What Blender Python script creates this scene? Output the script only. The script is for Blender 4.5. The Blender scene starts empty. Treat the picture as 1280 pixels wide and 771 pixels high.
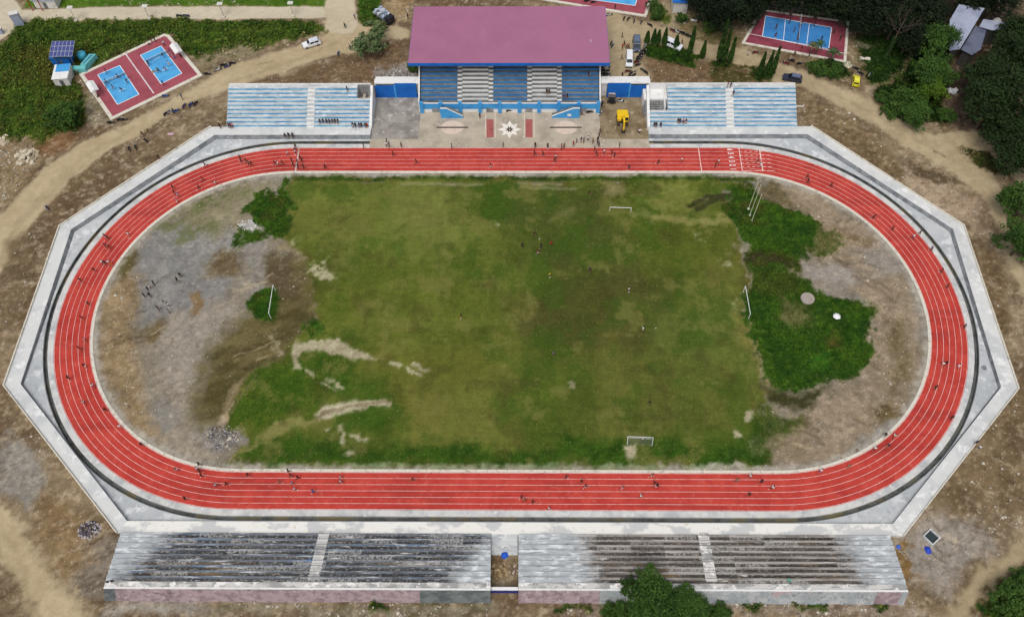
# Athletics ground seen from a drone: oval track, infield, stands, roads, courts and trees.
import bpy, bmesh, math, random
import numpy as np
from mathutils import Vector, Matrix
from math import sin, cos, pi, radians, sqrt, hypot, atan2
rnd = random.Random(7)
SC = bpy.context.scene
COL = SC.collection
W = bpy.data.worlds.new("World"); SC.world = W; W.use_nodes = True

# ------------------------------------------------------------------ camera (real position above the place)
CF, CH, CT, CY, CR, CX0, CY0 = 1060.0, 150.47, 1.0201, 0.01894, -0.01479, 2.38539, -93.05
def at(px, py, z=0.0):
    """point of the place at height z that the survey photograph shows at (px, py)"""
    u = (px-640)/CF; v = -(py-385.5)/CF
    c, s = cos(CR), sin(CR)
    u, v = c*u-s*v, s*u+c*v
    dx = u; dy = cos(CT)+v*sin(CT); dz = -sin(CT)+v*cos(CT)
    k = (z-CH)/dz
    X = dx*k; Y = dy*k
    c, s = cos(CY), sin(CY)
    return (c*X-s*Y+CX0, s*X+c*Y+CY0)
cam = bpy.data.objects.new("camera", bpy.data.cameras.new("camera")); COL.objects.link(cam)
cam.data.sensor_width = 36; cam.data.lens = 36*CF/1280; cam.data.clip_end = 5000; cam.data.clip_start = 1
f0 = Vector((0, cos(CT), -sin(CT))); r0 = Vector((1, 0, 0)); u0 = Vector((0, sin(CT), cos(CT)))
rr = r0*cos(CR)+u0*sin(CR); uu = -r0*sin(CR)+u0*cos(CR)
Mx = Matrix((rr, uu, -f0)).transposed()
cam.matrix_world = Matrix.Translation((CX0, CY0, CH)) @ (Matrix.Rotation(CY, 3, 'Z') @ Mx).to_4x4()
SC.camera = cam

# ------------------------------------------------------------------ light: overcast day
nt = W.node_tree; nt.nodes.clear()
sky = nt.nodes.new('ShaderNodeTexSky'); sky.sky_type = 'NISHITA'; sky.sun_disc = False
sky.sun_elevation = radians(62); sky.sun_rotation = radians(200)
sky.air_density = 1.0; sky.dust_density = 4.0
bg = nt.nodes.new('ShaderNodeBackground'); bg.inputs[1].default_value = 0.15
wo = nt.nodes.new('ShaderNodeOutputWorld')
hsv = nt.nodes.new('ShaderNodeHueSaturation'); hsv.inputs['Saturation'].default_value = .35      # cloud cover greys the sky
nt.links.new(sky.outputs[0], hsv.inputs['Color']); nt.links.new(hsv.outputs[0], bg.inputs[0]); nt.links.new(bg.outputs[0], wo.inputs[0])
sl = bpy.data.lights.new("sun", 'SUN'); sl.energy = 1.5; sl.angle = radians(28); sl.color = (1, .96, .9)
so = bpy.data.objects.new("sun", sl); COL.objects.link(so)
el, az = radians(62), radians(200)
d = Vector((sin(az)*cos(el), cos(az)*cos(el), sin(el)))     # towards the sun
so.rotation_euler = d.to_track_quat('Z', 'Y').to_euler()
vs = SC.view_settings; vs.view_transform = 'Standard'; vs.look = 'None'; vs.gamma = 1; vs.use_curve_mapping = False
vs.exposure = -0.2

# ------------------------------------------------------------------ helpers
def lin(v):
    v = v/255.0
    return v/12.92 if v <= .04045 else ((v+.055)/1.055)**2.4
def C(r, g, b): return (lin(r), lin(g), lin(b), 1.0)

def mat(name, col, rough=.85, layers=(), bump=0.0, bscale=12.0, metal=0.0, spec=.3, world=False, attr=None, alpha=None, coat=0):
    """principled material; layers = (colour, scale, lo, hi, stretch, detail, strength) mixed in by noise"""
    m = bpy.data.materials.new(name); m.use_nodes = True
    t = m.node_tree; N = t.nodes; L = t.links
    p = N['Principled BSDF']
    p.inputs['Roughness'].default_value = rough; p.inputs['Metallic'].default_value = metal
    p.inputs['Specular IOR Level'].default_value = spec
    if coat: p.inputs['Coat Weight'].default_value = coat
    if world: src = N.new('ShaderNodeNewGeometry').outputs['Position']
    else: src = N.new('ShaderNodeTexCoord').outputs['Object']
    cur = None
    if attr:
        a = N.new('ShaderNodeAttribute'); a.attribute_name = attr; cur = a.outputs['Color']
    for ly in layers:
        c2, sc, lo, hi = ly[:4]
        st = ly[4] if len(ly) > 4 else (1, 1, 1)
        de = ly[5] if len(ly) > 5 else 5
        stg = ly[6] if len(ly) > 6 else 1.0
        mp = N.new('ShaderNodeMapping'); mp.inputs['Scale'].default_value = st; L.new(src, mp.inputs[0])
        nz = N.new('ShaderNodeTexNoise'); nz.inputs['Scale'].default_value = sc; nz.inputs['Detail'].default_value = de
        nz.inputs['Roughness'].default_value = .62
        L.new(mp.outputs[0], nz.inputs[0])
        mr = N.new('ShaderNodeMapRange'); mr.inputs[1].default_value = lo; mr.inputs[2].default_value = hi
        mr.inputs[3].default_value = 0; mr.inputs[4].default_value = stg
        L.new(nz.outputs[0], mr.inputs[0])
        mx = N.new('ShaderNodeMix'); mx.data_type = 'RGBA'
        L.new(mr.outputs[0], mx.inputs[0])
        if cur is None: mx.inputs[6].default_value = col
        else: L.new(cur, mx.inputs[6])
        mx.inputs[7].default_value = c2
        cur = mx.outputs[2]
    if cur is None: p.inputs['Base Color'].default_value = col
    else: L.new(cur, p.inputs['Base Color'])
    if bump:
        nz = N.new('ShaderNodeTexNoise'); nz.inputs['Scale'].default_value = bscale; nz.inputs['Detail'].default_value = 6
        L.new(src, nz.inputs[0])
        b = N.new('ShaderNodeBump'); b.inputs['Strength'].default_value = bump; b.inputs['Distance'].default_value = .1
        L.new(nz.outputs[0], b.inputs['Height']); L.new(b.outputs[0], p.inputs['Normal'])
    if alpha is not None:
        p.inputs['Alpha'].default_value = alpha
    return m

class MB:
    """collects simple solids and links them as one mesh object"""
    def __init__(s): s.v = []; s.f = []
    def add(s, vs, fs):
        o = len(s.v); s.v += [tuple(q) for q in vs]; s.f += [tuple(i+o for i in q) for q in fs]; return s
    def box(s, x0, x1, y0, y1, z0, z1):
        return s.add([(x0,y0,z0),(x1,y0,z0),(x1,y1,z0),(x0,y1,z0),(x0,y0,z1),(x1,y0,z1),(x1,y1,z1),(x0,y1,z1)],
                     [(0,3,2,1),(4,5,6,7),(0,1,5,4),(1,2,6,5),(2,3,7,6),(3,0,4,7)])
    def hexa(s, b, t):
        return s.add(list(b)+list(t), [(0,3,2,1),(4,5,6,7),(0,1,5,4),(1,2,6,5),(2,3,7,6),(3,0,4,7)])
    def prism(s, pts, z0, z1):
        n = len(pts)
        return s.add([(x,y,z0) for x,y in pts]+[(x,y,z1) for x,y in pts],
                     [tuple(range(n-1,-1,-1)), tuple(range(n,2*n))]+[(i,(i+1)%n,(i+1)%n+n,i+n) for i in range(n)])
    def prof(s, pts, x0, x1, axis='x'):
        """profile given as (a,z) pairs extruded along x (a = y) or y (a = x)"""
        n = len(pts)
        if axis == 'x': A = [(x0,a,z) for a,z in pts]+[(x1,a,z) for a,z in pts]
        else: A = [(a,x0,z) for a,z in pts]+[(a,x1,z) for a,z in pts]
        return s.add(A, [tuple(range(n-1,-1,-1)), tuple(range(n,2*n))]+[(i,(i+1)%n,(i+1)%n+n,i+n) for i in range(n)])
    def tube(s, a, b, r0, r1=None, n=7):
        r1 = r0 if r1 is None else r1
        a = Vector(a); b = Vector(b); d = (b-a).normalized()
        x = d.orthogonal().normalized(); y = d.cross(x)
        V = []
        for c, r in ((a, r0), (b, r1)):
            for i in range(n):
                t = 2*pi*i/n; V.append(c+x*cos(t)*r+y*sin(t)*r)
        return s.add(V, [(i,(i+1)%n,(i+1)%n+n,i+n) for i in range(n)]+[tuple(range(n-1,-1,-1)), tuple(range(n,2*n))])
    def path(s, pts, r, n=6):
        for a, b in zip(pts, pts[1:]): s.tube(a, b, r, r, n)
        return s
    def ell(s, c, r, seg=8, ring=5):
        V = [(c[0], c[1], c[2]+r[2])]
        for j in range(1, ring):
            p = pi*j/ring
            for i in range(seg):
                t = 2*pi*i/seg; V.append((c[0]+r[0]*sin(p)*cos(t), c[1]+r[1]*sin(p)*sin(t), c[2]+r[2]*cos(p)))
        V.append((c[0], c[1], c[2]-r[2]))
        F = [(0, 1+i, 1+(i+1)%seg) for i in range(seg)]
        for j in range(ring-2):
            a = 1+j*seg
            F += [(a+i, a+seg+i, a+seg+(i+1)%seg, a+(i+1)%seg) for i in range(seg)]
        a = 1+(ring-2)*seg; F += [(len(V)-1, a+(i+1)%seg, a+i) for i in range(seg)]
        return s.add(V, F)
    def lathe(s, prof, c=(0,0,0), n=14):
        V = []; m = len(prof)
        for i in range(n):
            t = 2*pi*i/n
            V += [(c[0]+r*cos(t), c[1]+r*sin(t), c[2]+z) for r, z in prof]
        F = [(i*m+j, ((i+1)%n)*m+j, ((i+1)%n)*m+j+1, i*m+j+1) for i in range(n) for j in range(m-1)]
        F += [tuple((n-1-i)*m for i in range(n)), tuple(i*m+m-1 for i in range(n))]
        return s.add(V, F)
    def wheel(s, c, r, w, n=14, axis='y'):
        """tyre disc, axis across"""
        V = []
        for k, (q, e) in enumerate(((r*.86, -w/2), (r, -w*.32), (r, w*.32), (r*.86, w/2))):
            for i in range(n):
                t = 2*pi*i/n
                if axis == 'y': V.append((c[0]+q*cos(t), c[1]+e, c[2]+q*sin(t)))
                else: V.append((c[0]+e, c[1]+q*cos(t), c[2]+q*sin(t)))
        F = [(k*n+i, k*n+(i+1)%n, (k+1)*n+(i+1)%n, (k+1)*n+i) for k in range(3) for i in range(n)]
        F += [tuple(range(n)), tuple(range(4*n-1, 3*n-1, -1))]
        return s.add(V, F)
    def mesh(s, name):
        me = bpy.data.meshes.new(name); me.from_pydata(s.v, [], s.f); me.update()
        bm = bmesh.new(); bm.from_mesh(me); bmesh.ops.recalc_face_normals(bm, faces=bm.faces); bm.to_mesh(me); bm.free()
        return me
    def build(s, name, m, parent=None, smooth=False, bevel=0):
        me = s.mesh(name)
        if m: me.materials.append(m)
        return link(name, me, parent, smooth, bevel)

def link(name, me, parent=None, smooth=False, bevel=0):
    o = bpy.data.objects.new(name, me); COL.objects.link(o)
    if parent: o.parent = parent
    if smooth:
        me.polygons.foreach_set('use_smooth', [True]*len(me.polygons))
    if bevel:
        b = o.modifiers.new('bevel', 'BEVEL'); b.width = bevel; b.segments = 2; b.limit_method = 'ANGLE'
    return o
def tag(o, label, cat, group=None):
    o['label'] = label; o['category'] = cat
    if group: o['group'] = group
    return o
def thing(name, label, cat, loc=(0,0,0), rz=0.0, group=None):
    o = bpy.data.objects.new(name, None); COL.objects.link(o); o.empty_display_size = .3
    o.location = loc; o.rotation_euler = (0, 0, rz)
    return tag(o, label, cat, group)
def struct(o): o['kind'] = 'structure'; return o
def kids(o): return [c for c in bpy.data.objects if c.parent == o]
def copy_tree(o, loc, rz, label=None, group=None, sc=1.0):
    def rec(q, par):
        c = q.copy(); COL.objects.link(c)
        if par: c.parent = par
        for k in KID.get(q.name, None) or KID.setdefault(q.name, kids(q)): rec(k, c)
        return c
    c = rec(o, None); c.location = loc; c.rotation_euler = (0, 0, rz); c.scale = (sc, sc, sc)
    if label: c['label'] = label
    if group: c['group'] = group
    return c
KID = {}
def setmat(o, m, slot=0):
    o.material_slots[slot].link = 'OBJECT'; o.material_slots[slot].material = m
ORD = ['leftmost', 'second from the left', 'third from the left', 'fourth from the left', 'fifth from the left', 'sixth from the left',
       'seventh from the left', 'eighth from the left', 'ninth from the left', 'tenth from the left', 'eleventh from the left', 'twelfth from the left']

# numpy value noise
def _h(ix, iy, seed):
    n = (ix.astype(np.int64)*374761393 + iy.astype(np.int64)*668265263 + seed*1442695041) & 0x7fffffff
    n = ((n ^ (n >> 13))*1274126177) & 0x7fffffff
    n = (n ^ (n >> 16)) & 0xffff
    return n/65535.0
def vnoise(x, y, seed=0):
    ix = np.floor(x); iy = np.floor(y); fx = x-ix; fy = y-iy
    fx = fx*fx*(3-2*fx); fy = fy*fy*(3-2*fy)
    a = _h(ix, iy, seed); b = _h(ix+1, iy, seed); c = _h(ix, iy+1, seed); e = _h(ix+1, iy+1, seed)
    return (a*(1-fx)+b*fx)*(1-fy)+(c*(1-fx)+e*fx)*fy
def fbm(x, y, sc, seed=0, octv=4, rough=.55):
    t = 0; amp = 1; tot = 0
    for o in range(octv):
        t = t+vnoise(x*sc+17.3*o, y*sc-9.1*o, seed+o*31)*amp; tot += amp; amp *= rough; sc *= 2.03
    return t/tot
def sstep(a, b, x):
    t = np.clip((x-a)/(b-a), 0, 1); return t*t*(3-2*t)
def poly_sd(X, Y, P):
    """signed distance to polygon, positive inside"""
    P = np.asarray(P, float); n = len(P)
    dmin = np.full(X.shape, 1e9); ins = np.zeros(X.shape, bool)
    for i in range(n):
        x1, y1 = P[i]; x2, y2 = P[(i+1) % n]
        ex, ey = x2-x1, y2-y1
        t = np.clip(((X-x1)*ex+(Y-y1)*ey)/(ex*ex+ey*ey+1e-9), 0, 1)
        dmin = np.minimum(dmin, (X-x1-t*ex)**2+(Y-y1-t*ey)**2)
        if y1 != y2:
            ins ^= ((y1 > Y) != (y2 > Y)) & (X < (x2-x1)*(Y-y1)/(y2-y1)+x1)
    dd = np.sqrt(dmin)
    return np.where(ins, dd, -dd)
def line_sd(X, Y, P, w):
    dmin = np.full(X.shape, 1e9)
    for (x1, y1), (x2, y2) in zip(P, P[1:]):
        ex, ey = x2-x1, y2-y1
        t = np.clip(((X-x1)*ex+(Y-y1)*ey)/(ex*ex+ey*ey+1e-9), 0, 1)
        dmin = np.minimum(dmin, (X-x1-t*ex)**2+(Y-y1-t*ey)**2)
    return w/2-np.sqrt(dmin)
R, S = 36.5, 100.1      # inner radius and straight of the track
def stad_d(X, Y):
    return np.hypot(np.maximum(np.abs(X)-S/2, 0), Y)
# ------------------------------------------------------------------ ground: one sheet, coloured by what it is made of
GX0, GX1, GY0, GY1, GD = -150.0, 150.0, -84.0, 128.0, 0.3
nx = int((GX1-GX0)/GD)+1; ny = int((GY1-GY0)/GD)+1
gx = np.linspace(GX0, GX1, nx); gy = np.linspace(GY0, GY1, ny)
X, Y = np.meshgrid(gx, gy); X = X.ravel(); Y = Y.ravel(); NV = X.size
# bend the lookup so that outlines wander
wx = X+(fbm(X, Y, .16, 3)-.5)*5+(fbm(X, Y, .7, 5, 4, .7)-.5)*3.2
wy = Y+(fbm(X, Y, .16, 4)-.5)*5+(fbm(X, Y, .7, 6, 4, .7)-.5)*3.2
n1 = fbm(X, Y, .06, 11); n2 = fbm(X, Y, .25, 12); n3 = fbm(X, Y, .9, 13, 3); n4 = fbm(X*.35+Y*.3, Y-X*.4, .5, 14)
def c3(*a): return np.array(C(*a)[:3])
def mixc(a, b, t): return a*(1-t)[:, None]+b*t[:, None]
def contrast(n, k=2.2): return np.clip((n-.5)*k+.5, 0, 1)
col = mixc(c3(106, 90, 68), c3(146, 128, 102), contrast(n2*.6+n4*.4, 3.0))
col = mixc(col, c3(96, 76, 54), sstep(.52, .7, n1)*.75)
col = mixc(col, c3(176, 160, 134), sstep(.58, .75, n3)*.55)
gr = np.zeros(NV)       # how grassy
tall = np.zeros(NV)     # tall weeds
rub = sstep(.5, .72, fbm(X, Y, .09, 21))*.55   # stones
road = np.zeros(NV); zz = (fbm(X, Y, .12, 30)-.5)*.5+(fbm(X, Y, .8, 31)-.5)*.28
rough = np.ones(NV)
def P(*px): return [at(a, b) for a, b in px]
def layer(pts, ca, cb, feather=1.0, op=1.0, g=None, tl=None, rb=None, wob=1.0, nz=None, kind='poly', w=1.0, rd=None, rgh=None, patchy=0.0):
    global col, gr, tall, rub, road, rough
    pts = P(*pts)
    A = np.array(pts); pad = 6+feather+w
    sel = np.where((X > A[:,0].min()-pad) & (X < A[:,0].max()+pad) & (Y > A[:,1].min()-pad) & (Y < A[:,1].max()+pad))[0]
    if not len(sel): return
    ax = X[sel]*(1-wob)+wx[sel]*wob; ay = Y[sel]*(1-wob)+wy[sel]*wob
    sd = poly_sd(ax, ay, pts) if kind == 'poly' else line_sd(ax, ay, pts, w)
    m = sstep(-feather, feather, sd)*op
    if patchy: m = m*sstep(patchy-.12, patchy+.12, n3[sel]*.6+n2[sel]*.4)
    nn = contrast(n2[sel]*.5+n3[sel]*.5, 2.6) if nz is None else nz[sel]
    c = mixc(c3(*ca), c3(*cb), nn)
    col[sel] = col[sel]*(1-m)[:, None]+c*m[:, None]
    if g is not None: gr[sel] = gr[sel]*(1-m)+g*m
    if tl is not None: tall[sel] = tall[sel]*(1-m)+tl*m
    if rb is not None: rub[sel] = rub[sel]*(1-m)+rb*m
    if rd is not None: road[sel] = np.maximum(road[sel]*(1-m if rd == 0 else 1), rd*m)
    if rgh is not None: rough[sel] = rough[sel]*(1-m)+rgh*m
line = dict(kind='line')
# --- outside soils
layer([(0,545),(30,548),(62,600),(40,640),(20,620),(0,610)], (128,122,112), (150,144,134), 1.2, rb=.05)
layer([(95,690),(130,680),(150,672),(128,740),(95,748),(82,730)], (112,102,90), (134,124,110), 1, rb=.05, nz=n4)
layer([(135,750),(250,752),(250,771),(120,771)], (140,132,120), (160,152,140), 1, rb=.3)
layer([(60,620),(110,640),(120,700),(70,720),(40,680)], (122,100,70), (146,124,92), 2, rb=.25)
layer([(1150,655),(1215,640),(1240,690),(1180,740),(1120,700),(1112,690)], (140,132,122), (160,150,138), 2, rb=.3)
layer([(1117,690),(1135,685),(1150,720),(1140,735),(1128,740)], (112,88,52), (138,110,70), .6)
layer([(1180,470),(1280,480),(1280,640),(1200,640),(1170,600),(1230,540)], (98,82,58), (126,106,78), 3, op=.8, rb=.5)
layer([(700,752),(1140,752),(1140,771),(700,771)], (110,94,78), (165,150,132), 1, rb=.6)
layer([(250,755),(620,758),(620,771),(250,771)], (96,90,66), (150,140,118), 1, rb=.6)
layer([(285,100),(345,96),(440,72),(500,50),(512,80),(520,104),(300,106)], (92,72,52), (126,104,78), 1.2, rb=.3, nz=n4)
layer([(470,85),(515,80),(522,104),(475,104)], (128,120,114), (160,154,150), 1, rb=.5)
layer([(480,0),(515,0),(512,28),(480,22)], (140,118,86), (178,156,122), 1.5, rb=.4)
layer([(870,78),(1000,110),(1010,160),(990,107),(815,106),(808,75)], (92,74,54), (128,104,78), 1.5, rb=.25, nz=n4)
layer([(1000,110),(1060,145),(1110,180),(1170,260),(1220,300),(1200,282),(1012,158)], (98,82,58), (138,118,88), 1.5, rb=.25)
layer([(1140,212),(1190,225),(1220,250),(1215,290),(1180,270),(1130,235)], (146,126,104), (172,152,128), 1.5, rb=.35)
layer([(1140,200),(1178,214),(1205,226),(1180,230),(1150,218)], (92,78,58), (104,90,68), .8, rb=0)
layer([(1225,300),(1250,320),(1262,420),(1245,420)], (100,82,58), (124,104,76), 1.5)
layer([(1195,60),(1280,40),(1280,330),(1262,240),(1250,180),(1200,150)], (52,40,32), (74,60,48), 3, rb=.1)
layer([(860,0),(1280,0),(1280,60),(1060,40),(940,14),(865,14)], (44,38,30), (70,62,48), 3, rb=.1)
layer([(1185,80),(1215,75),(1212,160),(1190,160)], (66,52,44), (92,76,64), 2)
layer([(760,0),(870,20),(930,50),(920,62),(860,45),(810,22)], (96,88,58), (128,112,84), 1.5, g=.3)
layer([(825,8),(850,8),(848,30),(836,35),(822,30)], (150,136,112), (164,150,126), 1)
layer([(470,126),(525,126),(525,181),(470,181)], (120,114,108), (150,145,138), .5)
layer([(752,126),(812,126),(812,181),(752,181)], (112,98,78), (150,136,112), 1, rb=.2)
layer([(0,176),(30,172),(60,190),(30,230),(0,260)], (112,96,70), (150,130,100), 1.5, rb=.8)
layer([(40,172),(100,166),(92,178),(60,195),(45,186)], (110,82,54), (136,106,76), 1, rb=.3)
layer([(75,235),(116,205),(114,222),(80,250)], (104,88,62), (118,100,72), .8)
# --- roads
SA, SB = (158,142,112), (174,158,128)
layer([(512,40),(493,30),(470,36),(447,30),(441,-8),(412,-8),(405,9),(409,22),(409,38),(402,46),(380,56),(338,67),(294,80),(260,98),(225,120),(190,138),(150,158),(139,164),(99,180),(74,197),(46,221),(23,243),(8,262),(-12,275),(-12,350),(6,336),(20,315),(31,291),(47,269),(67,248),(87,224),(115,204),(140,187),(170,172),(198,151),(238,128),(262,119),(286,113),(315,101),(346,93),(374,83),(405,72),(439,67),(488,49),(512,46)],
      SA, SB, .7, g=0, tl=0, rb=.03, rd=1, wob=.45, rgh=.25)
layer([(755,12),(812,29),(838,39),(862,48),(896,57),(927,60),(960,75),(984,83),(1010,93),(1040,106),(1084,123.5),(1124,145),(1150,158),(1168,171),(1194,161),(1225,165),(1249,181),(1274,206),(1295,230),(1275,232),(1260,218),(1252,206),(1233,192),(1202,185),(1200,190),(1227,209),(1240,220),(1258,249),(1263,272),(1266,310),(1290,350),(1290,390),(1270,352),(1261,330),(1255,316),(1249,291),(1239,264),(1227,246),(1205,226),(1187,212),(1163,198),(1140,187),(1106,165),(1066,141),(1033,123),(1000,108),(968,104),(948,91),(919,83),(896,75),(876,73),(860,62),(832,55),(806,56),(800,70),(806,84),(815,95),(814,104),(752,104),(752,80)],
      (150,134,106), (170,154,124), .7, g=0, tl=0, rb=.04, rd=1, wob=.4, rgh=.25)
layer([(0,616),(31,654),(32,670),(47,697),(63,716),(75,736),(107,760),(130,790),(60,790),(47,766),(31,744),(12,725),(-10,700),(-10,600)], SA, SB, 1.5, rd=1, rb=.05, rgh=.3)
layer([(1290,655),(1262,681),(1240,710),(1215,732),(1192,747),(1163,766),(1150,790),(1215,790),(1234,758),(1253,735),(1290,700)], (144,128,100), (164,148,118), 1.5, rd=1, rb=.05, rgh=.3)
for q in ([(150,172),(90,215),(40,262),(10,300),(-5,330)], [(165,160),(100,200),(55,240),(20,280)], [(420,55),(350,82),(280,106)], [(780,20),(900,65),(1010,100),(1120,158),(1200,205),(1245,265),(1262,320)], [(40,760),(20,690),(0,660)]):
    layer(q, (140,124,96), (152,136,108), .5, .5, kind='line', w=1.1, wob=.5)
layer([(28,13),(130,9),(405,8),(409,22),(390,23),(130,25),(30,28),(22,36),(0,50),(-10,60),(-10,-10),(12,-10)], (176,166,144), (188,178,156), .3, rd=.95, rb=0, wob=.08, rgh=.1)
layer([(409,-8),(441,-8),(448,30),(440,42),(420,42),(404,38),(410,24),(405,9)], (172,160,136), (184,172,148), .3, rd=.95, rb=0, wob=.1, rgh=.15)
layer([(1092,118),(1094,105),(1108,97),(1130,93)], (120,108,90), (140,128,108), .4, kind='line', w=1.6, wob=.3, rd=.6)
# --- meadows outside
GA, GB = (44,74,22), (90,110,46)
layer([(-10,62),(22,36),(30,29),(130,26),(392,24),(408,30),(406,40),(380,50),(330,62),(262,80),(246,74),(210,42),(198,44),(150,72),(99,90),(95,102),(104,122),(112,150),(93,166),(62,169),(50,176),(31,172),(0,171),(-20,175)],
      GA, GB, .8, g=1, tl=.8, rb=0, rd=0, nz=contrast(n2*.4+n3*.6, 3))
layer([(30,60),(75,50),(110,80),(60,110),(20,100)], (78,76,34), (98,92,46), 3, .65, g=1, wob=2)
layer([(240,76),(300,58),(330,62),(290,78),(258,94)], (126,114,92), (146,134,112), 1.5, g=.2, tl=.1, rb=.2, patchy=.42)
layer([(110,100),(125,112),(140,150),(118,160),(104,130)], (120,110,86), (165,155,132), 1.2, .8, rb=.7, tl=.1)
layer([(185,50),(215,38),(150,68),(120,80)], (110,106,78), (150,140,116), .8, .6, rb=.5, kind='poly')
layer([(35,-8),(30,11),(130,8),(404,7),(411,-8)], (66,104,30), (96,128,48), .5, g=1, tl=.15, rd=0, wob=.3)
layer([(446,-8),(449,28),(458,34),(474,30),(478,-8)], (42,74,18), (66,98,30), .6, g=1, tl=.35, rd=0, wob=.4)
layer([(806,62),(815,74),(830,80),(846,85),(868,87),(874,74),(862,64),(832,57),(808,56)], (26,52,14), (48,78,24), .7, g=1, tl=.7, rb=0, rd=0)
layer([(893,78),(890,90),(905,94),(920,86),(912,76)], (26,46,16), (44,66,24), .6, g=1, tl=.6, rd=0)
for a, b in (((890,92),(940,84)), ((893,98),(955,92)), ((896,104),(950,100))):
    layer([a, b], (64,62,36), (86,80,52), .5, kind='line', w=1.6, g=.6, tl=.2)
layer([(940,84),(962,82),(964,100),(946,100)], (26,48,14), (44,70,22), .7, g=1, tl=.6, rd=0)
layer([(812,18),(826,10),(832,24),(828,30),(815,26)], (64,84,32), (88,104,46), .6, g=1, tl=.4)
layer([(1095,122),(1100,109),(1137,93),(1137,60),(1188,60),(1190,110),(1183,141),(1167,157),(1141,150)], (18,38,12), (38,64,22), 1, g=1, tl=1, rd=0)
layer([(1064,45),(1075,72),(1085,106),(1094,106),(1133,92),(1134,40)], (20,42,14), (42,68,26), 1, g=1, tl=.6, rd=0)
layer([(1066,48),(1082,52),(1094,60),(1085,64),(1070,58)], (110,106,98), (136,130,122), .6, .8, rb=.5, tl=0)
layer([(1008,80),(1017,94),(1050,101),(1064,93),(1056,80),(1030,74)], (30,52,20), (58,80,36), .7, g=1, tl=.8, rd=0)
layer([(1204,186),(1233,193),(1252,207),(1258,222),(1240,218),(1222,203)], (46,52,30), (74,72,46), .7, g=.8, tl=.6, rd=0)
layer([(1258,790),(1230,768),(1252,745),(1275,720),(1300,700),(1300,790)], (24,54,14), (50,84,26), 1, g=1, tl=.9, rd=0)
layer([(755,790),(760,752),(905,752),(915,790)], (26,50,14), (52,78,24), .8, g=1, tl=.7)
for x0, x1 in ((925,958),(1000,1035),(1085,1110),(700,740),(470,500)):
    layer([(x0,753),(x1,753),(x1,759),(x0,761)], (30,60,18), (56,84,28), .5, g=1, tl=.9)
layer([(10,300),(40,290),(46,330),(20,400),(0,410)], (92,78,56), (128,110,84), 1.5, rb=.3, nz=n4)
dI_ = stad_d(X, Y)
# --- infield
inside = stad_d(X, Y) < R
k = np.where(inside)[0]
col[k] = mixc(c3(112,104,90), c3(144,134,118), contrast(n2[k]*.6+n3[k]*.4, 2.6)); rub[k] = .12
col[k] = mixc(col[k], c3(128,126,122), sstep(.45, .62, n1[k])*.6)
# left end
layer([(160,320),(215,282),(262,262),(300,300),(290,360),(230,400),(180,400),(140,380)], (116,115,112), (136,133,128), 2, rb=.2)
layer([(215,390),(300,380),(310,440),(260,500),(215,480),(205,430)], (132,125,114), (150,141,128), 2, rb=.15)
layer([(122,380),(165,330),(180,345),(165,395),(175,470),(200,560),(160,530),(128,470)], (112,94,66), (148,128,98), 2, rb=.45)
layer([(150,328),(172,306),(172,325),(155,350)], (84,72,48), (108,98,66), 1, g=.4, tl=.2)
layer([(174,415),(200,402),(208,406),(200,424),(180,428)], (92,80,54), (112,98,70), 1, nz=n4)
layer([(236,366),(244,362),(252,375),(248,392),(238,390)], (112,92,64), (126,106,78), .8)
layer([(255,330),(275,308),(295,312),(300,345),(280,352),(258,350)], (92,78,58), (118,104,80), 1.5, g=.2)
layer([(262,425),(300,400),(330,395),(345,330),(385,325),(398,360),(395,400),(372,430),(330,470),(285,520),(262,540),(240,520),(245,470)], (78,70,44), (110,100,70), 2.5, g=.5, nz=contrast(n4, 2.5))
layer([(330,325),(385,318),(392,372),(352,372),(335,350)], (78,66,50), (100,88,66), 2, g=.2, nz=n4)
layer([(270,520),(300,480),(335,455),(330,466),(305,492),(285,540),(265,560)], (150,132,112), (172,154,132), 1, rb=.2, nz=n4)
layer([(250,540),(285,532),(295,548),(270,570),(250,560)], (92,88,84), (146,142,140), 1.2, rb=.8)
layer([(330,305),(345,302),(395,300),(402,330),(380,330),(340,318)], (120,108,88), (142,130,108), 1.2, g=.3, patchy=.4)
layer([(230,255),(330,228),(350,230),(320,262),(262,300),(225,290)], (126,118,98), (150,142,122), 2.5, g=.3)
for q in ([(205,286),(238,268),(262,256)], [(222,300),(260,285)], [(262,258),(300,245)]):
    layer(q, (76,90,50), (110,116,80), 1.2, .7, kind='line', w=4, g=.8, patchy=.45)
# right end
layer([(960,222),(1030,240),(1100,300),(1150,380),(1160,440),(1130,520),(1060,580),(960,585),(990,520),(1080,470),(1095,400),(1040,330),(1010,280)], (122,109,90), (150,134,112), 2, rb=.3)
layer([(1036,282),(1062,288),(1086,300),(1080,306),(1050,300)], (96,80,56), (116,98,72), 1.5)
layer([(1060,310),(1110,305),(1130,340),(1090,345)], (126,118,108), (146,138,128), 2, nz=n4)
layer([(1005,325),(1060,330),(1080,350),(1050,360),(1015,350)], (130,122,114), (152,144,134), 1.5, rb=.3)
layer([(1110,400),(1135,400),(1140,480),(1118,490)], (92,80,54), (120,106,78), 2, rb=.4)
layer([(1085,510),(1115,500),(1120,520),(1095,525)], (92,78,50), (108,92,62), 1.5)
layer([(1055,560),(1110,525),(1120,535),(1080,565)], (134,132,128), (152,150,146), 1.5)
layer([(965,535),(1010,525),(1020,560),(985,575)], (108,94,74), (136,122,100), 2, nz=n4)
for q in ([(1065,345),(1100,362),(1120,380)], [(1070,340),(1108,360)]):
    layer(q, (104,90,72), (118,102,84), .4, .8, kind='line', w=.8, wob=.4)
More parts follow.
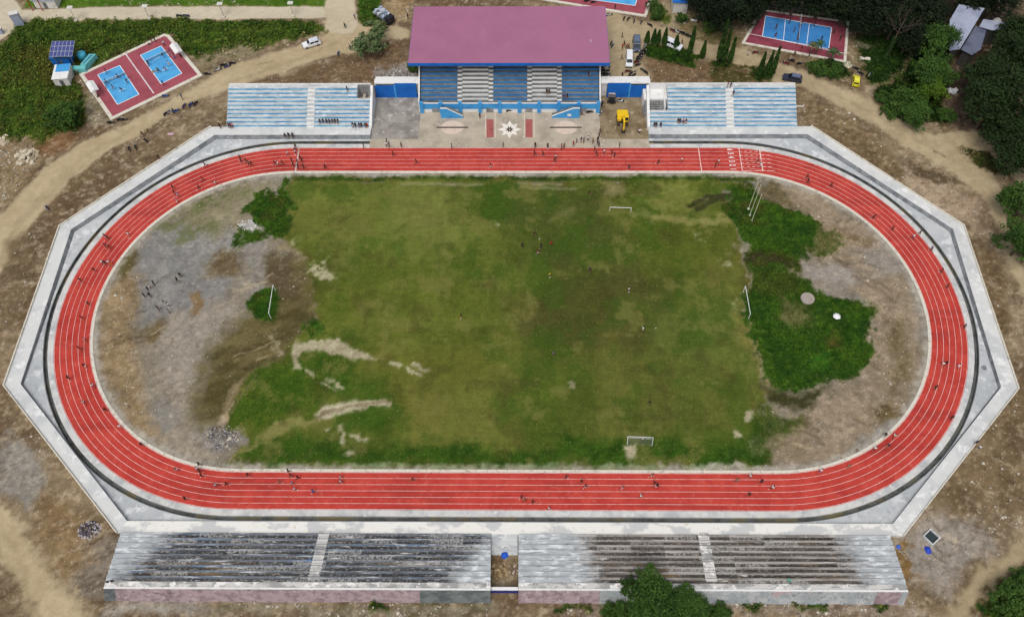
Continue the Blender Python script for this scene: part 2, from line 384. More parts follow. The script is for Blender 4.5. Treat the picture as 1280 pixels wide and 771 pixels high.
# playing field
FA, FB = (82,86,36), (112,108,54)
fieldpoly = [(366,224),(360,292),(345,300),(372,312),(388,335),(396,370),(398,400),(366,428),(335,455),(310,475),(292,508),(284,535),(300,540),(300,560),(285,582),(300,586),(700,588),(964,586),(962,545),(945,470),(930,380),(914,280),(908,235),(940,222)]
layer(fieldpoly, FA, FB, .8, g=1, tl=0, rb=0, rgh=.15, nz=contrast(n2*.55+n3*.45, 2.6))
def soft(pts, c, op, f=4, wob=1.4, g=None): op = min(1, op*1.25); layer(pts, tuple(int(v*.93) for v in c), tuple(int(v*1.07) for v in c), f, op, wob=wob, g=g)
soft([(362,226),(560,226),(600,300),(520,330),(370,300)], (122,118,62), .6)
soft([(480,240),(560,236),(570,290),(500,300)], (128,116,74), .5)
soft([(380,320),(480,330),(600,330),(600,400),(480,420),(400,400)], (104,102,46), .6)
soft([(600,228),(760,230),(780,330),(640,330)], (78,82,40), .65)
soft([(700,330),(830,340),(860,430),(700,450),(640,400)], (84,74,42), .7)
soft([(640,380),(700,370),(720,440),(660,460)], (88,76,46), .5)
soft([(800,270),(905,270),(915,340),(810,330)], (92,92,38), .6)
soft([(800,380),(920,370),(935,460),(830,470)], (104,104,56), .6)
soft([(430,430),(640,420),(640,520),(520,550),(480,500)], (112,102,50), .6)
soft([(520,500),(640,470),(650,555),(505,556)], (122,112,62), .55)
soft([(640,470),(760,470),(760,540),(640,545)], (88,94,40), .55)
soft([(745,440),(900,450),(930,540),(750,540)], (106,98,54), .55)
soft([(918,385),(934,400),(948,500),(925,500)], (140,122,78), .6, 2.5)
soft([(880,310),(912,320),(916,370),(890,380)], (120,104,64), .5, 3)
layer([(352,585),(300,585),(290,575),(325,548),(420,552),(500,556),(640,554),(760,548),(860,552),(960,560),(962,586)], (38,64,14), (66,92,28), 2.2, .9, g=1, tl=.25, wob=1.3)
layer([(338,452),(325,462),(308,474),(289,508),(284,534),(320,540),(400,500),(430,480),(450,445),(400,440)], (54,78,18), (82,98,32), 1.2, .85, g=1, tl=.3)
layer([(410,460),(480,468),(470,500),(420,490)], (50,76,20), (72,92,30), 2.5, .8, g=1)
layer([(440,505),(490,508),(480,535),(420,530)], (48,76,20), (74,94,30), 2.5, .8, g=1)
layer([(325,545),(360,520),(420,508),(400,520),(350,545),(300,572),(290,580),(285,575)], (132,118,76), (150,136,94), .8, .75, g=.5, nz=n4)
layer([(366,219.5),(640,219.5),(945,220),(945,225),(640,225),(368,226)], (40,66,18), (66,90,30), .5, 1, g=1, tl=.4, wob=.4)
for q in ([(605,240),(600,268)], [(613,240),(608,270)], [(621,238),(617,272)], [(628,240),(624,270)]):
    layer(q, (50,70,22), (64,80,28), .4, .7, kind='line', w=1.6)
layer([(586,232),(640,230),(640,272),(604,276)], (62,80,26), (84,94,38), 1.5, .6, g=1)
layer([(684,238),(698,240),(697,262),(682,260)], (58,80,26), (70,90,32), 1.2, .6, g=1)
layer([(752,226),(775,226),(772,243),(752,243)], (132,116,84), (150,132,100), 1.2, .7, g=.4)
layer([(700,262),(725,255),(728,262),(705,275),(682,278)], (112,100,64), (124,112,76), 1.5, .6, g=.6)
layer([(800,228),(890,230),(860,262),(800,262)], (104,104,40), (150,140,84), 1, .7, g=.8)
layer([(800,272),(850,274),(905,273)], (134,122,76), (150,136,92), .8, .8, kind='line', w=2.2, g=.6)
for q in ([(652,233),(720,235)], [(648,228.5),(700,229)], [(560,229),(600,232)], [(500,231),(570,230)]):
    layer(q, (140,130,104), (154,144,118), .4, .6, kind='line', w=.7, wob=.3, g=.4)
for q in ([(863,257),(885,247),(912,243),(945,243)], [(872,260),(895,250),(920,246),(948,246)]):
    layer(q, (34,38,20), (54,54,32), .35, .9, kind='line', w=1.3, wob=.3, g=.3)
for pts in ([(400,427),(424,423),(444,434),(471,449),(444,446),(415,441),(400,440)], [(367,429),(380,428),(400,427),(400,438),(382,437),(373,444),(373,462),(365,460)],
            [(488,452),(501,458),(499,461),(486,455)], [(513,453),(539,460),(530,462),(512,456)], [(507,459),(526,465),(522,468),(506,462)],
            [(400,506),(420,503),(447,499),(486,497),(488,506),(464,505),(437,513),(402,523),(392,513)],
            [(380,461),(393,468),(391,471),(379,465)], [(403,474),(413,482),(411,485),(401,477)], [(417,483),(423,488),(420,489),(415,485)], [(411,470),(432,484),(430,486),(409,473)],
            [(429,540),(433,540),(434,558),(429,556)], [(440,541),(462,547),(460,551),(441,546)], [(423,532),(428,528),(428,540),(424,540)], [(406,535),(412,533),(413,538),(408,538)], [(432,566),(446,564),(447,568),(434,570)],
            [(364,300),(378,296),(378,306),(366,306)], [(392,330),(408,310),(412,330),(400,345)], [(388,345),(405,330),(418,336),(400,350)],
            [(932,512),(944,510),(946,520),(936,526)], [(940,550),(955,545),(958,572),(945,570)], [(922,535),(932,540),(934,548),(922,544)], [(900,318),(906,318),(906,326),(898,326)], [(915,375),(930,378),(935,392),(915,388)],
            [(335,425),(346,424),(347,440),(336,442)], [(610,281),(616,280),(617,285),(611,286)], [(868,290),(876,289),(876,294),(868,294)], [(778,560),(792,556),(791,572),(780,572)], [(708,481),(714,481),(714,488),(708,488)]):
    big_ = len(pts) > 5 or pts[0][1] > 450
    layer(pts, (150,138,114), (182,170,148), .45 if big_ else .9, .95 if big_ else .75, g=.1, tl=0, rb=.05, wob=.5 if big_ else 1.2, patchy=0 if big_ else .5)
for q in ([(400,515),(440,506),(486,500)], [(396,519),(430,511)], [(310,470),(280,515)], [(320,470),(290,515)]):
    layer(q, (110,96,74), (124,108,86), .25, .8, kind='line', w=.5, wob=.3)
for pts, c_, o_ in (([(505,470),(560,468),(560,556),(505,556)],(122,110,62),.45), ([(600,420),(652,420),(652,556),(600,556)],(110,104,54),.4), ([(652,420),(700,420),(700,556),(652,556)],(78,90,34),.4), ([(745,400),(790,400),(790,545),(745,545)],(112,100,58),.35), ([(700,340),(745,340),(745,545),(700,545)],(80,80,38),.4),
                    ([(845,380),(880,380),(880,540),(845,540)],(84,92,40),.35), ([(366,250),(470,250),(470,296),(366,296)],(118,108,60),.5), ([(420,330),(600,330),(600,352),(420,352)],(86,94,38),.35), ([(430,390),(640,390),(640,410),(430,410)],(118,112,58),.35), ([(810,280),(850,280),(850,380),(810,380)],(78,84,32),.35), ([(760,285),(800,285),(800,400),(760,400)],(92,84,48),.35)):
    layer(pts, tuple(int(v*.95) for v in c_), tuple(int(v*1.05) for v in c_), .9, o_, wob=.3)
fk = np.where((gr > .6) & (dI_ < R))[0]; na = fbm(X[fk], Y[fk], .13, 61, 5, .65); nb_ = fbm(X[fk], Y[fk], .2, 67, 5, .7)
col[fk] = mixc(col[fk], c3(62,86,26), sstep(.52, .66, na)*.5); col[fk] = mixc(col[fk], c3(134,118,76), sstep(.56, .7, nb_)*.5); col[fk] = mixc(col[fk], c3(78,66,38), sstep(.6, .72, fbm(X[fk], Y[fk], .16, 71, 5, .65))*.4)
# ruts and wheel marks
rr_ = random.Random(12)
for (x0, y0, x1, y1, n_) in ((5,335,70,385,10),(20,300,60,400,6),(60,640,120,690,8),(90,690,140,735,8),(1215,560,1260,640,8),(1150,650,1250,700,8),(1200,300,1250,420,6),(300,330,390,380,12),(280,400,380,450,10),(145,390,205,430,8),(1030,290,1090,350,10),(960,520,1060,570,10),(900,120,990,106,5),(1060,180,1180,260,8),(1080,560,1240,500,4),(300,75,480,100,8)):
    for i in range(n_):
        a_ = rr_.uniform(-.3, .3)+(.5 if x0 < 600 else -.6); cx_, cy_ = rr_.uniform(x0, x1), rr_.uniform(min(y0,y1), max(y0,y1)); l_ = rr_.uniform(8, 30)
        q_ = [(cx_+cos(a_)*l_*t+sin(t*3)*2, cy_-sin(a_)*l_*t*.8) for t in (-.5, 0, .5)]
        dk = rr_.random() < .65
        layer(q_, *(((70,58,42),(88,74,54)) if dk else ((158,142,116),(176,160,134))), .22, .6, kind='line', w=rr_.uniform(.25, .6), wob=.35)
layer([(868,583.5),(885,580),(900,577),(912,580),(925,583),(950,583),(950,587),(868,587)], (178,172,160), (212,206,196), .4, .9, g=0, tl=0, rb=.6, wob=.6)
# tall greens of the infield
TA, TB = (34,68,14), (66,100,30)
TG = dict(g=1, tl=1, rb=0, rgh=.6, wob=1.5)
layer([(356,224),(367,223),(361,294),(342,304),(320,292),(316,272),(309,267),(313,251),(349,245)], TA, TB, .7, **TG)
layer([(286,302),(292,283),(300,287),(318,292),(330,300),(318,306),(302,311)], (44,78,18), (66,98,30), .7, **TG)
layer([(300,280),(308,276),(318,286),(318,291),(306,288)], (180,178,172), (206,204,200), .5, rb=1, tl=0, g=0)
layer([(310,382),(323,402),(343,402),(351,377),(346,360),(331,362),(317,371)], TA, (60,100,26), .5, **{**TG, 'wob': .5})
layer([(380,400),(376,418),(395,422),(403,405)], TA, TB, 1.2, **TG)
layer([(914,284),(910,265),(916,226),(935,224),(948,250),(972,261),(1009,268),(1024,280),(1050,298),(1040,315),(1009,311),(993,323),(964,322),(929,317)], TA, TB, .7, **TG)
layer([(945,225),(975,228),(1005,262),(960,258),(945,246)], (88,78,58), (112,100,76), 1.5, g=.3, tl=.1)
layer([(1022,282),(1050,298),(1042,314),(1012,312)], (76,80,40), (124,112,86), 1, .7, g=.5, tl=.3, rb=.3)
layer([(928,314),(1005,318),(1008,340),(926,338)], (44,56,20), (74,80,38), .8, g=1, tl=.5, nz=n4)
layer([(930,322),(1004,327),(1004,331),(929,327)], (40,40,24), (60,56,36), .6, g=.4, tl=.1, nz=n4)
layer([(926,335),(978,337),(1005,347),(1021,362),(1071,377),(1087,382),(1097,410),(1087,426),(1093,451),(1071,470),(1040,485),(1001,478),(978,486),(950,481),(942,446),(935,405),(928,360)], TA, TB, .7, **TG)
layer([(930,340),(1000,345),(1010,365),(970,372),(935,365)], (50,62,20), (78,82,40), 1.5, .7, g=1, tl=.5)
layer([(972,372),(990,378),(1008,395),(1000,412),(985,408),(973,395)], (76,80,44), (120,112,84), 1.5, .8, g=.5, tl=.2, wob=1.5)
layer([(1034,420),(1046,420),(1048,436),(1036,437)], (86,80,40), (104,92,52), 1.2, .8)
layer([(1018,445),(1038,448),(1036,462),(1018,462)], (54,110,34), (80,136,52), 1.2, .8, tl=1)
layer([(945,482),(990,488),(1040,488),(1010,510),(960,505)], (46,46,28), (82,80,50), 1.2, g=.6, tl=.3, nz=n4)
layer([(950,505),(972,520),(1002,521),(1002,535),(978,549),(962,582),(900,585),(900,560),(945,545)], (40,64,16), (72,92,34), 1.5, .85, g=1, tl=.5)
# gravel along the kerb
dI = stad_d(X, Y)
k = np.where((dI > R-2.2) & (dI < R+1))[0]
mk = sstep(R-2.0, R-1.0, dI[k]+(n3[k]-.5)*1.6)*.8
col[k] = col[k]*(1-mk)[:, None]+mixc(c3(126,120,110), c3(176,170,158), n3[k])*mk[:, None]
tall[k] *= 1-mk

n5_ = fbm(X, Y, .45, 41, 4, .65)
# mud on the works yard, tyre arcs on bare ground
zz *= rough
gz = zz+(tall*.2)*(n5_)
# octagon of concrete: push the soil down under it
OCT = [(-99.3,-19.2),(-99.5,20.0),(-71.6,48.7),(71.3,48.9),(99.4,20.2),(99.2,-19.4),(70.2,-48.4),(-69.6,-48.5)]
so_ = poly_sd(X, Y, OCT)
gz = np.where((so_ > .5) & (dI > R-.1), -1.1, gz)
near = np.clip(1-np.abs(so_)/3, 0, 1); gz = np.where((so_ <= .5), gz*(1-near*.7), gz)
gz = np.where((dI < R) & (dI > R-2), gz*.3, gz)
bld = np.maximum.reduce([poly_sd(X, Y, q) for q in ([(-69,48),(-33,48),(-33,59.5),(-69,59.5)], [(33,48),(69,48),(69,59.5),(33,59.5)], [(-33.2,43),(33,43),(33,60),(-33.2,60)], [(-23,50),(22.5,50),(22.5,79),(-23,79)])])
gz = np.where(bld > -1, np.where(bld > -.2, -.3, gz*.3), gz)
YARD = [at(-20,0)]

gk = gr[:, None]; tk = tall[:, None]
n5 = fbm(X, Y, .45, 41, 4, .65); n6 = fbm(X, Y, 1.5, 43, 3, .7); n7 = fbm(X*.5+Y*.2, Y-X*.3, 1.1, 47, 3)
col = mixc(col, c3(86,80,40), sstep(.56, .72, n1*.5+n5*.5)*gr*np.clip(tall, 0, 1)*.55)
col = mixc(col, c3(84,116,38), sstep(.58, .72, n7)*np.clip(tall, 0, 1)*.5)
col = col*(1+np.clip((n6-.5)*2.2, -.6, .8)*(.35*np.clip(tall, 0, 1)))[:, None]
bare = (1-gr)*(1-road); bare = np.where(dI < R, bare*.7, bare)
col = col*(1+np.clip((n6-.5)*2.4, -.5, .6)*.28*bare)[:, None]
col = mixc(col, c3(70,54,38), sstep(.6, .7, n7)*.32*bare)
col = mixc(col, c3(196,182,156), sstep(.6, .66, n5*.3+n6*.7)*.2*bare)
col = col*(1.1-.34*gk)*(1-.1*tk)*np.concatenate([np.ones((NV, 2)), 1-.3*gk], 1)
of = (np.clip((dI-R)/2, 0, 1)*(1-road)*(1-gr))[:, None]; col = col*(1-.1*of)
fpw = sstep(-1, 2, poly_sd(wx, wy, P(*fieldpoly)))[:, None]*gk; col = col*(1-fpw+fpw*np.array([.9, 1.15, 1.1]))
tin = (tall*(dI < R))[:, None]; col = col*(1+tin*np.array([.0, .02, .0]))
gcolor = np.concatenate([np.clip(col, 0, 1), np.ones((NV, 1))], 1)
def ground_mat(name, fine, speck, bump, mown=False):
    m = bpy.data.materials.new(name); m.use_nodes = True
    t = m.node_tree; N = t.nodes; L = t.links; p = N['Principled BSDF']
    p.inputs['Roughness'].default_value = .95; p.inputs['Specular IOR Level'].default_value = .1
    a = N.new('ShaderNodeAttribute'); a.attribute_name = 'soil'
    g = N.new('ShaderNodeAttribute'); g.attribute_name = 'grassy'
    pos = N.new('ShaderNodeNewGeometry').outputs['Position']
    def noise(sc, de=5, st=None, ro=.65, rot=.5):
        n = N.new('ShaderNodeTexNoise'); n.inputs['Scale'].default_value = sc; n.inputs['Detail'].default_value = de; n.inputs['Roughness'].default_value = ro
        if st:
            mp = N.new('ShaderNodeMapping'); mp.inputs['Scale'].default_value = st; mp.inputs['Rotation'].default_value = (0, 0, rot); L.new(pos, mp.inputs[0]); L.new(mp.outputs[0], n.inputs[0])
        else: L.new(pos, n.inputs[0])
        return n.outputs[0]
    def rng(v, a0, a1, b0, b1):
        r = N.new('ShaderNodeMapRange'); r.inputs[1].default_value = a0; r.inputs[2].default_value = a1; r.inputs[3].default_value = b0; r.inputs[4].default_value = b1
        L.new(v, r.inputs[0]); return r.outputs[0]
    def math(op, a0, b0):
        k = N.new('ShaderNodeMath'); k.operation = op
        for i, q in enumerate((a0, b0)):
            if isinstance(q, (int, float)): k.inputs[i].default_value = q
            else: L.new(q, k.inputs[i])
        return k.outputs[0]
    v1 = rng(noise(2.6, 6), .25, .75, 1-fine, 1+fine)
    v2 = rng(noise(.5, 5, (1, 2.0, 1)), .3, .7, 1-fine*.4, 1+fine*.4)
    v = math('MULTIPLY', v1, v2)
    if mown:        # faint lines left by mowing along and across the field
        v = math('MULTIPLY', v, rng(noise(1.0, 3, (.12, 1.5, 1), rot=0.02), .35, .65, .95, 1.05)); v = math('MULTIPLY', v, rng(noise(.55, 3, (1.6, .14, 1), rot=-.02), .35, .65, .95, 1.05))
    hs = N.new('ShaderNodeVectorMath'); hs.operation = 'SCALE'; L.new(a.outputs['Color'], hs.inputs[0]); L.new(v, hs.inputs['Scale'])
    # pale grit on bare soil, straw flecks in the grass
    ng = math('SUBTRACT', 1.0, g.outputs['Fac'])
    s1 = rng(noise(3.4, 3), .655, .7, 0, speck)
    mx = N.new('ShaderNodeMix'); mx.data_type = 'RGBA'; L.new(math('MULTIPLY', s1, ng), mx.inputs[0]); L.new(hs.outputs[0], mx.inputs[6]); mx.inputs[7].default_value = C(196,184,160)
    s2 = rng(noise(1.9, 4), .58, .72, 0, .5)
    mx2 = N.new('ShaderNodeMix'); mx2.data_type = 'RGBA'; L.new(math('MULTIPLY', s2, g.outputs['Fac']), mx2.inputs[0]); L.new(mx.outputs[2], mx2.inputs[6]); mx2.inputs[7].default_value = C(140,132,76)
    s3 = rng(noise(4.4, 3), .62, .72, 0, .38)
    mx3 = N.new('ShaderNodeMix'); mx3.data_type = 'RGBA'; L.new(s3, mx3.inputs[0]); L.new(mx2.outputs[2], mx3.inputs[6]); mx3.inputs[7].default_value = C(46,42,24)
    L.new(mx3.outputs[2], p.inputs['Base Color'])
    b = N.new('ShaderNodeBump'); b.inputs['Strength'].default_value = bump; b.inputs['Distance'].default_value = .3
    L.new(noise(1.6, 8), b.inputs['Height']); L.new(b.outputs[0], p.inputs['Normal'])
    return m
M_SOIL = ground_mat('soil', .2, .8, .9)
M_ROAD = ground_mat('packed_earth', .13, .25, .3)
M_TURF = ground_mat('turf', .24, .45, .5, True)
# split the sheet into what each stretch is, all sharing the same edge points
idx = np.arange(NV).reshape(ny, nx)
q = np.stack([idx[:-1,:-1].ravel(), idx[:-1,1:].ravel(), idx[1:,1:].ravel(), idx[1:,:-1].ravel()], 1)
fin = (dI[q].mean(1) < R-.05); fr = (road[q].mean(1) > .5) & ~fin
fpoly = poly_sd(wx, wy, P(*fieldpoly)); ff = fin & (fpoly[q].mean(1) > 0)
cpoly = poly_sd(X, Y, P((28,13),(405,8),(412,-30),(443,-30),(448,30),(440,42),(420,42),(404,38),(409,23),(390,23),(30,28),(22,36),(0,50),(-60,90),(-60,-60),(12,-60)))
fc = fr & (cpoly[q].mean(1) > 0)
def sheet(name, faces, m, extra=None):
    u, inv = np.unique(faces, return_inverse=True); inv = inv.reshape(faces.shape)
    co = np.stack([X[u], Y[u], gz[u]], 1)
    me = bpy.data.meshes.new(name)
    nvv = len(u); nf = len(faces)
    cc = gcolor[u]; gg = gr[u]
    if extra is not None:
        ev, ef = extra; inv = np.concatenate([inv, ef+nvv]); co = np.concatenate([co, ev]); nf += len(ef)
        cc = np.concatenate([cc, np.tile(np.array(C(104,100,66)), (len(ev), 1))]); gg = np.concatenate([gg, np.full(len(ev), .6)]); nvv += len(ev)
    me.vertices.add(nvv); me.vertices.foreach_set('co', co.ravel())
    me.loops.add(nf*4); me.loops.foreach_set('vertex_index', inv.ravel().astype(np.int32))
    me.polygons.add(nf); me.polygons.foreach_set('loop_start', np.arange(0, nf*4, 4, dtype=np.int32))
    me.polygons.foreach_set('use_smooth', np.ones(nf, bool))
    a = me.attributes.new('soil', 'FLOAT_COLOR', 'POINT'); a.data.foreach_set('color', cc.ravel())
    b = me.attributes.new('grassy', 'FLOAT', 'POINT'); b.data.foreach_set('value', gg.astype(np.float32))
    me.update(); me.validate(); me.materials.append(m)
    return struct(link(name, me))
B = 2500.0
ev = np.array([(GX0,GY0,0),(GX1,GY0,0),(GX1,GY1,0),(GX0,GY1,0),(-B,-B,-1),(B,-B,-1),(B,B,-1),(-B,B,-1)], float); ev[:4, 2] = -.15
ef = np.array([(4,5,1,0),(5,6,2,1),(6,7,3,2),(7,4,0,3)])
sheet('ground', q[~fin & ~fr], M_SOIL, (ev, ef))
sheet('dirt_road', q[fr & ~fc], M_ROAD)
sheet('concrete_road', q[fc], M_ROAD)
sheet('bare_infield', q[fin & ~ff], M_SOIL)
sheet('football_field', q[ff], M_TURF)
def gh(x, y):
    i = int(round((x-GX0)/(GX1-GX0)*(nx-1))); j = int(round((y-GY0)/(GY1-GY0)*(ny-1)))
    if 0 <= i < nx and 0 <= j < ny: return float(gz[j*nx+i])
    return 0.0

# weeds: real leafy tufts wherever the growth is tall
nprng = np.random.default_rng(5)
def scatter(dens, n):
    pr = dens/dens.sum(); k = nprng.choice(NV, n, p=pr)
    return k, X[k]+nprng.uniform(-.25, .25, n), Y[k]+nprng.uniform(-.25, .25, n)
def tri_mesh(name, V, F, cols, m):
    me = bpy.data.meshes.new(name); n = len(V); nf = len(F); s = F.shape[1]
    me.vertices.add(n); me.vertices.foreach_set('co', V.ravel())
    me.loops.add(nf*s); me.loops.foreach_set('vertex_index', F.ravel().astype(np.int32))
    me.polygons.add(nf); me.polygons.foreach_set('loop_start', np.arange(0, nf*s, s, dtype=np.int32))
    if cols is not None:
        a = me.attributes.new('tint', 'FLOAT_COLOR', 'FACE'); a.data.foreach_set('color', np.concatenate([cols, np.ones((nf, 1))], 1).ravel())
    me.update(); me.validate()
    if m: me.materials.append(m)
    return me
M_LEAF = mat('leaf', C(60,90,30), .7, attr='tint', spec=.15)
def leaf_quads(cx, cy, cz, size, tilt, cols, rng):
    """elongated leaf faces, each turned its own way"""
    n = len(cx); a = rng.uniform(0, 2*pi, n); ti = rng.uniform(-tilt, tilt, n); ro = rng.uniform(-tilt, tilt, n)
    u = np.stack([np.cos(a)*np.cos(ti), np.sin(a)*np.cos(ti), np.sin(ti)], 1)
    v = np.stack([-np.sin(a)*np.cos(ro), np.cos(a)*np.cos(ro), np.sin(ro)], 1)
    c = np.stack([cx, cy, cz], 1); s = size[:, None]
    V = np.stack([c-u*s, c-v*s*.55, c+u*s, c+v*s*.55], 1).reshape(-1, 3)
    F = np.arange(4*n).reshape(n, 4)
    return V, F, cols
m_t = np.where((so_ > -.5) & (dI > R-.6), 0, tall)
m_t = np.where(bld > -1, 0, m_t)
for c_ in ([(208,44),(254,95),(139,151),(99,94)], [(951,12),(1061,27),(1058,79),(926,55)]):
    m_t = np.where(poly_sd(X, Y, P(*c_)) > -.6, 0, m_t)
fringe = np.where(gr > .5, .02, 0)*sstep(.55, .7, n6)*(dI > R)
k, lx, ly = scatter((m_t**1.2+fringe*(m_t < .3)*((so_ < -.6) & (bld < -1) & (road < .2)))*(.25+1.3*contrast(n5, 3)), 85000)
lz = gz[k]+nprng.uniform(.0, .4, len(k))*(.3+.7*tall[k])*(.3+1.2*contrast(n2[k], 3))
cc = gcolor[k, :3]*nprng.uniform(.65, 1.6, (len(k), 1))*np.array([1, 1.05, .9])
cc[:, 0] *= nprng.uniform(.8, 1.35, len(k))
big = (nprng.uniform(0, 1, len(k)) < .3) & (dI[k] > R+2) & (tall[k] > .3)
lz = lz+big*nprng.uniform(.1, .7, len(k))*contrast(n5[k], 3); lsz = nprng.uniform(.1, .25, len(k))*(1+big*.9); cc *= np.where(big, nprng.uniform(.5, 1.35, len(k)), 1)[:, None]
V, F, cc = leaf_quads(lx, ly, lz, lsz, .55, cc, nprng)
o = link('weeds', tri_mesh('weeds', V, F, cc, M_LEAF)); o['kind'] = 'stuff'; tag(o, 'tall green weeds and rough grass growing over the open ground', 'weeds')
# rubble
M_STONE = mat('stone', C(190,180,160), .9, attr='tint', spec=.1)
rb_ = np.where((road > .4) | ((so_ > -.6) & (dI > R-.3)) | (bld > -.6), 0, rub)*(1-tall)
for c_ in ([(208,44),(254,95),(139,151),(99,94)], [(951,12),(1061,27),(1058,79),(926,55)]):
    rb_ = np.where(poly_sd(X, Y, P(*c_)) > -.3, 0, rb_)
k, sx, sy = scatter((rb_**2+.012*(rb_ > 0)*(gr < .5))*(.1+sstep(.5, .75, n3)), 19000)
n = len(k); sr = np.clip(nprng.gamma(1.4, .07, n)+.05, .05, .5)*(.6+.7*rub[k])
base = np.array([(1,0,0),(0,1,0),(-1,0,0),(0,-1,0),(0,0,1),(0,0,-.6)], float)
ra = nprng.uniform(0, 2*pi, n); V = base[None]*nprng.uniform(.6, 1.3, (n, 6, 1))*sr[:, None, None]; V[:, :, 2] *= .7
ca, sa = np.cos(ra)[:, None], np.sin(ra)[:, None]
V = np.stack([V[:,:,0]*ca-V[:,:,1]*sa+sx[:,None], V[:,:,0]*sa+V[:,:,1]*ca+sy[:,None], V[:,:,2]+gz[k][:,None]], 2).reshape(-1, 3)
fb = np.array([(0,1,4),(1,2,4),(2,3,4),(3,0,4),(1,0,5),(2,1,5),(3,2,5),(0,3,5)])
F = (fb[None]+6*np.arange(n)[:,None,None]).reshape(-1, 3)
t_ = nprng.uniform(0, 1, n); cs = c3(120,104,84)*(1-t_)[:,None]+c3(206,198,182)*t_[:,None]
o = link('rubble', tri_mesh('rubble', V, F, np.repeat(cs, 8, 0), M_STONE)); o['kind'] = 'stuff'; tag(o, 'loose pale stones and broken concrete scattered over the bare soil', 'rubble')
# ------------------------------------------------------------------ track, kerbs, drain, apron, walkway
def stad(r, n=64):
    pts = []
    for i in range(n+1):
        a = -pi/2+pi*i/n; pts.append((S/2+r*cos(a), r*sin(a)))
    for i in range(n+1):
        a = pi/2+pi*i/n; pts.append((-S/2+r*cos(a), r*sin(a)))
    return pts
def ring(name, prof, m, parent=None, n=64):
    """closed profile [(r,z)...] swept round the oval"""
    loops = [stad(r, n) for r, z in prof]; N_ = len(loops[0]); V = []; F = []; k = len(prof)
    for i in range(N_):
        for j in range(k): V.append((loops[j][i][0], loops[j][i][1], prof[j][1]))
    for i in range(N_):
        for j in range(k-1):
            F.append((i*k+j, ((i+1) % N_)*k+j, ((i+1) % N_)*k+j+1, i*k+j+1))
    return MB().add(V, F).build(name, m, parent)
LW = 7.17/6
M_TRACK = mat('red_rubber', C(176,60,52), .9, [(C(188,70,60), .35, .4, .62, (1, 1, 1), 3), (C(156,44,42), .12, .5, .7, (1, 1, 1), 4, .6), (C(150,52,46), .22, .55, .6, (.15, 1.2, 1), 3, .5), (C(206,116,104), .9, .56, .76, (1, 1, 1), 7, .55), (C(140,50,46), 2.5, .62, .74, (1, 1, 1), 6, .4)], world=True, spec=.15, bump=.15, bscale=25)
M_LINE = mat('line_paint', C(232,214,208), .8, [(C(206,140,130), 1.0, .48, .68)], world=True)
M_KERB = mat('white_kerb', C(212,206,192), .85, [(C(150,142,126), .9, .55, .72), (C(170,164,150), 5, .5, .7)], world=True)
M_CONC = mat('concrete_pale', C(200,199,195), .9, [(C(166,168,170), .25, .45, .65), (C(214,214,212), .8, .55, .68), (C(150,148,144), 3, .62, .75, (1,1,1), 5, .6)], world=True, bump=.1)
M_APRON = mat('concrete_apron', C(184,187,188), .9, [(C(169,173,176), .12, .4, .6), (C(208,210,210), .35, .53, .64), (C(156,161,164), .5, .56, .66), (C(160,164,166), 1.2, .58, .75), (C(146,142,136), 4, .64, .76, (1,1,1), 5, .5)], world=True, bump=.1)
M_WALK = mat('concrete_walkway', C(204,205,203), .88, [(C(186,188,188), .2, .45, .62), (C(222,222,221), .6, .55, .66), (C(160,158,154), 2.5, .6, .75, (1,1,1), 6, .6)], world=True, bump=.1)
M_PEEL = mat('peeling_white_paint', C(224,222,216), .85, [(C(190,191,190), .16, .5, .56, (1, 1.6, 1), 6), (C(196,188,172), 1.2, .6, .72)], world=True)
M_DARKC = mat('stained_concrete', C(128,132,135), .95, [(C(98,102,106), .8, .42, .6), (C(160,163,164), 1.6, .58, .7)], world=True)
M_DRAIN = mat('drain_floor', C(96,98,96), .95, [(C(70,73,72), .7, .45, .6), (C(108,100,76), .15, .52, .62), (C(122,122,118), 2, .66, .76)], world=True)
tr = struct(ring('running_track', [(R-.02,.03),(R+7.19,.03)], M_TRACK))
for i in range(0, 7):
    r_ = R+i*LW; w = .031 if 0 < i < 6 else .035
    if i == 0: r_ += .08
    if i == 6: r_ -= .1
    ring('lane_line', [(r_-w,.036),(r_+w,.036)], M_LINE, tr)
struct(ring('inner_kerb', [(R-.02,-.6),(R-.02,.09),(R-.58,.09),(R-.6,-.6)][::-1], M_KERB))
struct(ring('track_edging', [(43.69,-.1),(43.69,.06),(44.86,.06),(44.86,-.62)], M_CONC))
# straight across the lanes: start and finish marks
def xline(name, xa, xb, w, m, ya=R+.1, yb=R+7.1):
    MB().add([(xa-w/2,ya,.04),(xa+w/2,ya,.04),(xb+w/2,yb,.04),(xb-w/2,yb,.04)], [(0,1,2,3)]).build(name, m, tr)
def tx(px, py): return at(px, py)[0]
xline('cross_line', tx(877,214), tx(873,185), .16, M_LINE)
xline('cross_line', tx(928,214), tx(923.5,185), .16, M_LINE)
xline('cross_line', tx(953.5,214), tx(949,185), .2, M_LINE)
xline('cross_line', tx(369.5,213), tx(374,185), .34, mat('grey_line', C(196,176,170), .85, [(C(160,120,116), .8, .5, .7)], world=True))
for i in range(7):
    yl = R+.12+i*(LW-.02)
    xs = [tx(926.5,214)+.2+j*1.25 for j in range(6)]
    b = MB()
    for x in xs: b.add([(x,yl-.06,.042),(x+(.7 if 0 < i < 6 else 1.25),yl-.06,.042),(x+(.7 if 0 < i < 6 else 1.25),yl+.06,.042),(x,yl+.06,.042)], [(0,1,2,3)])
    b.build('dash_line', M_LINE, tr)
M_NUM = mat('number_paint', C(240,232,230), .8)
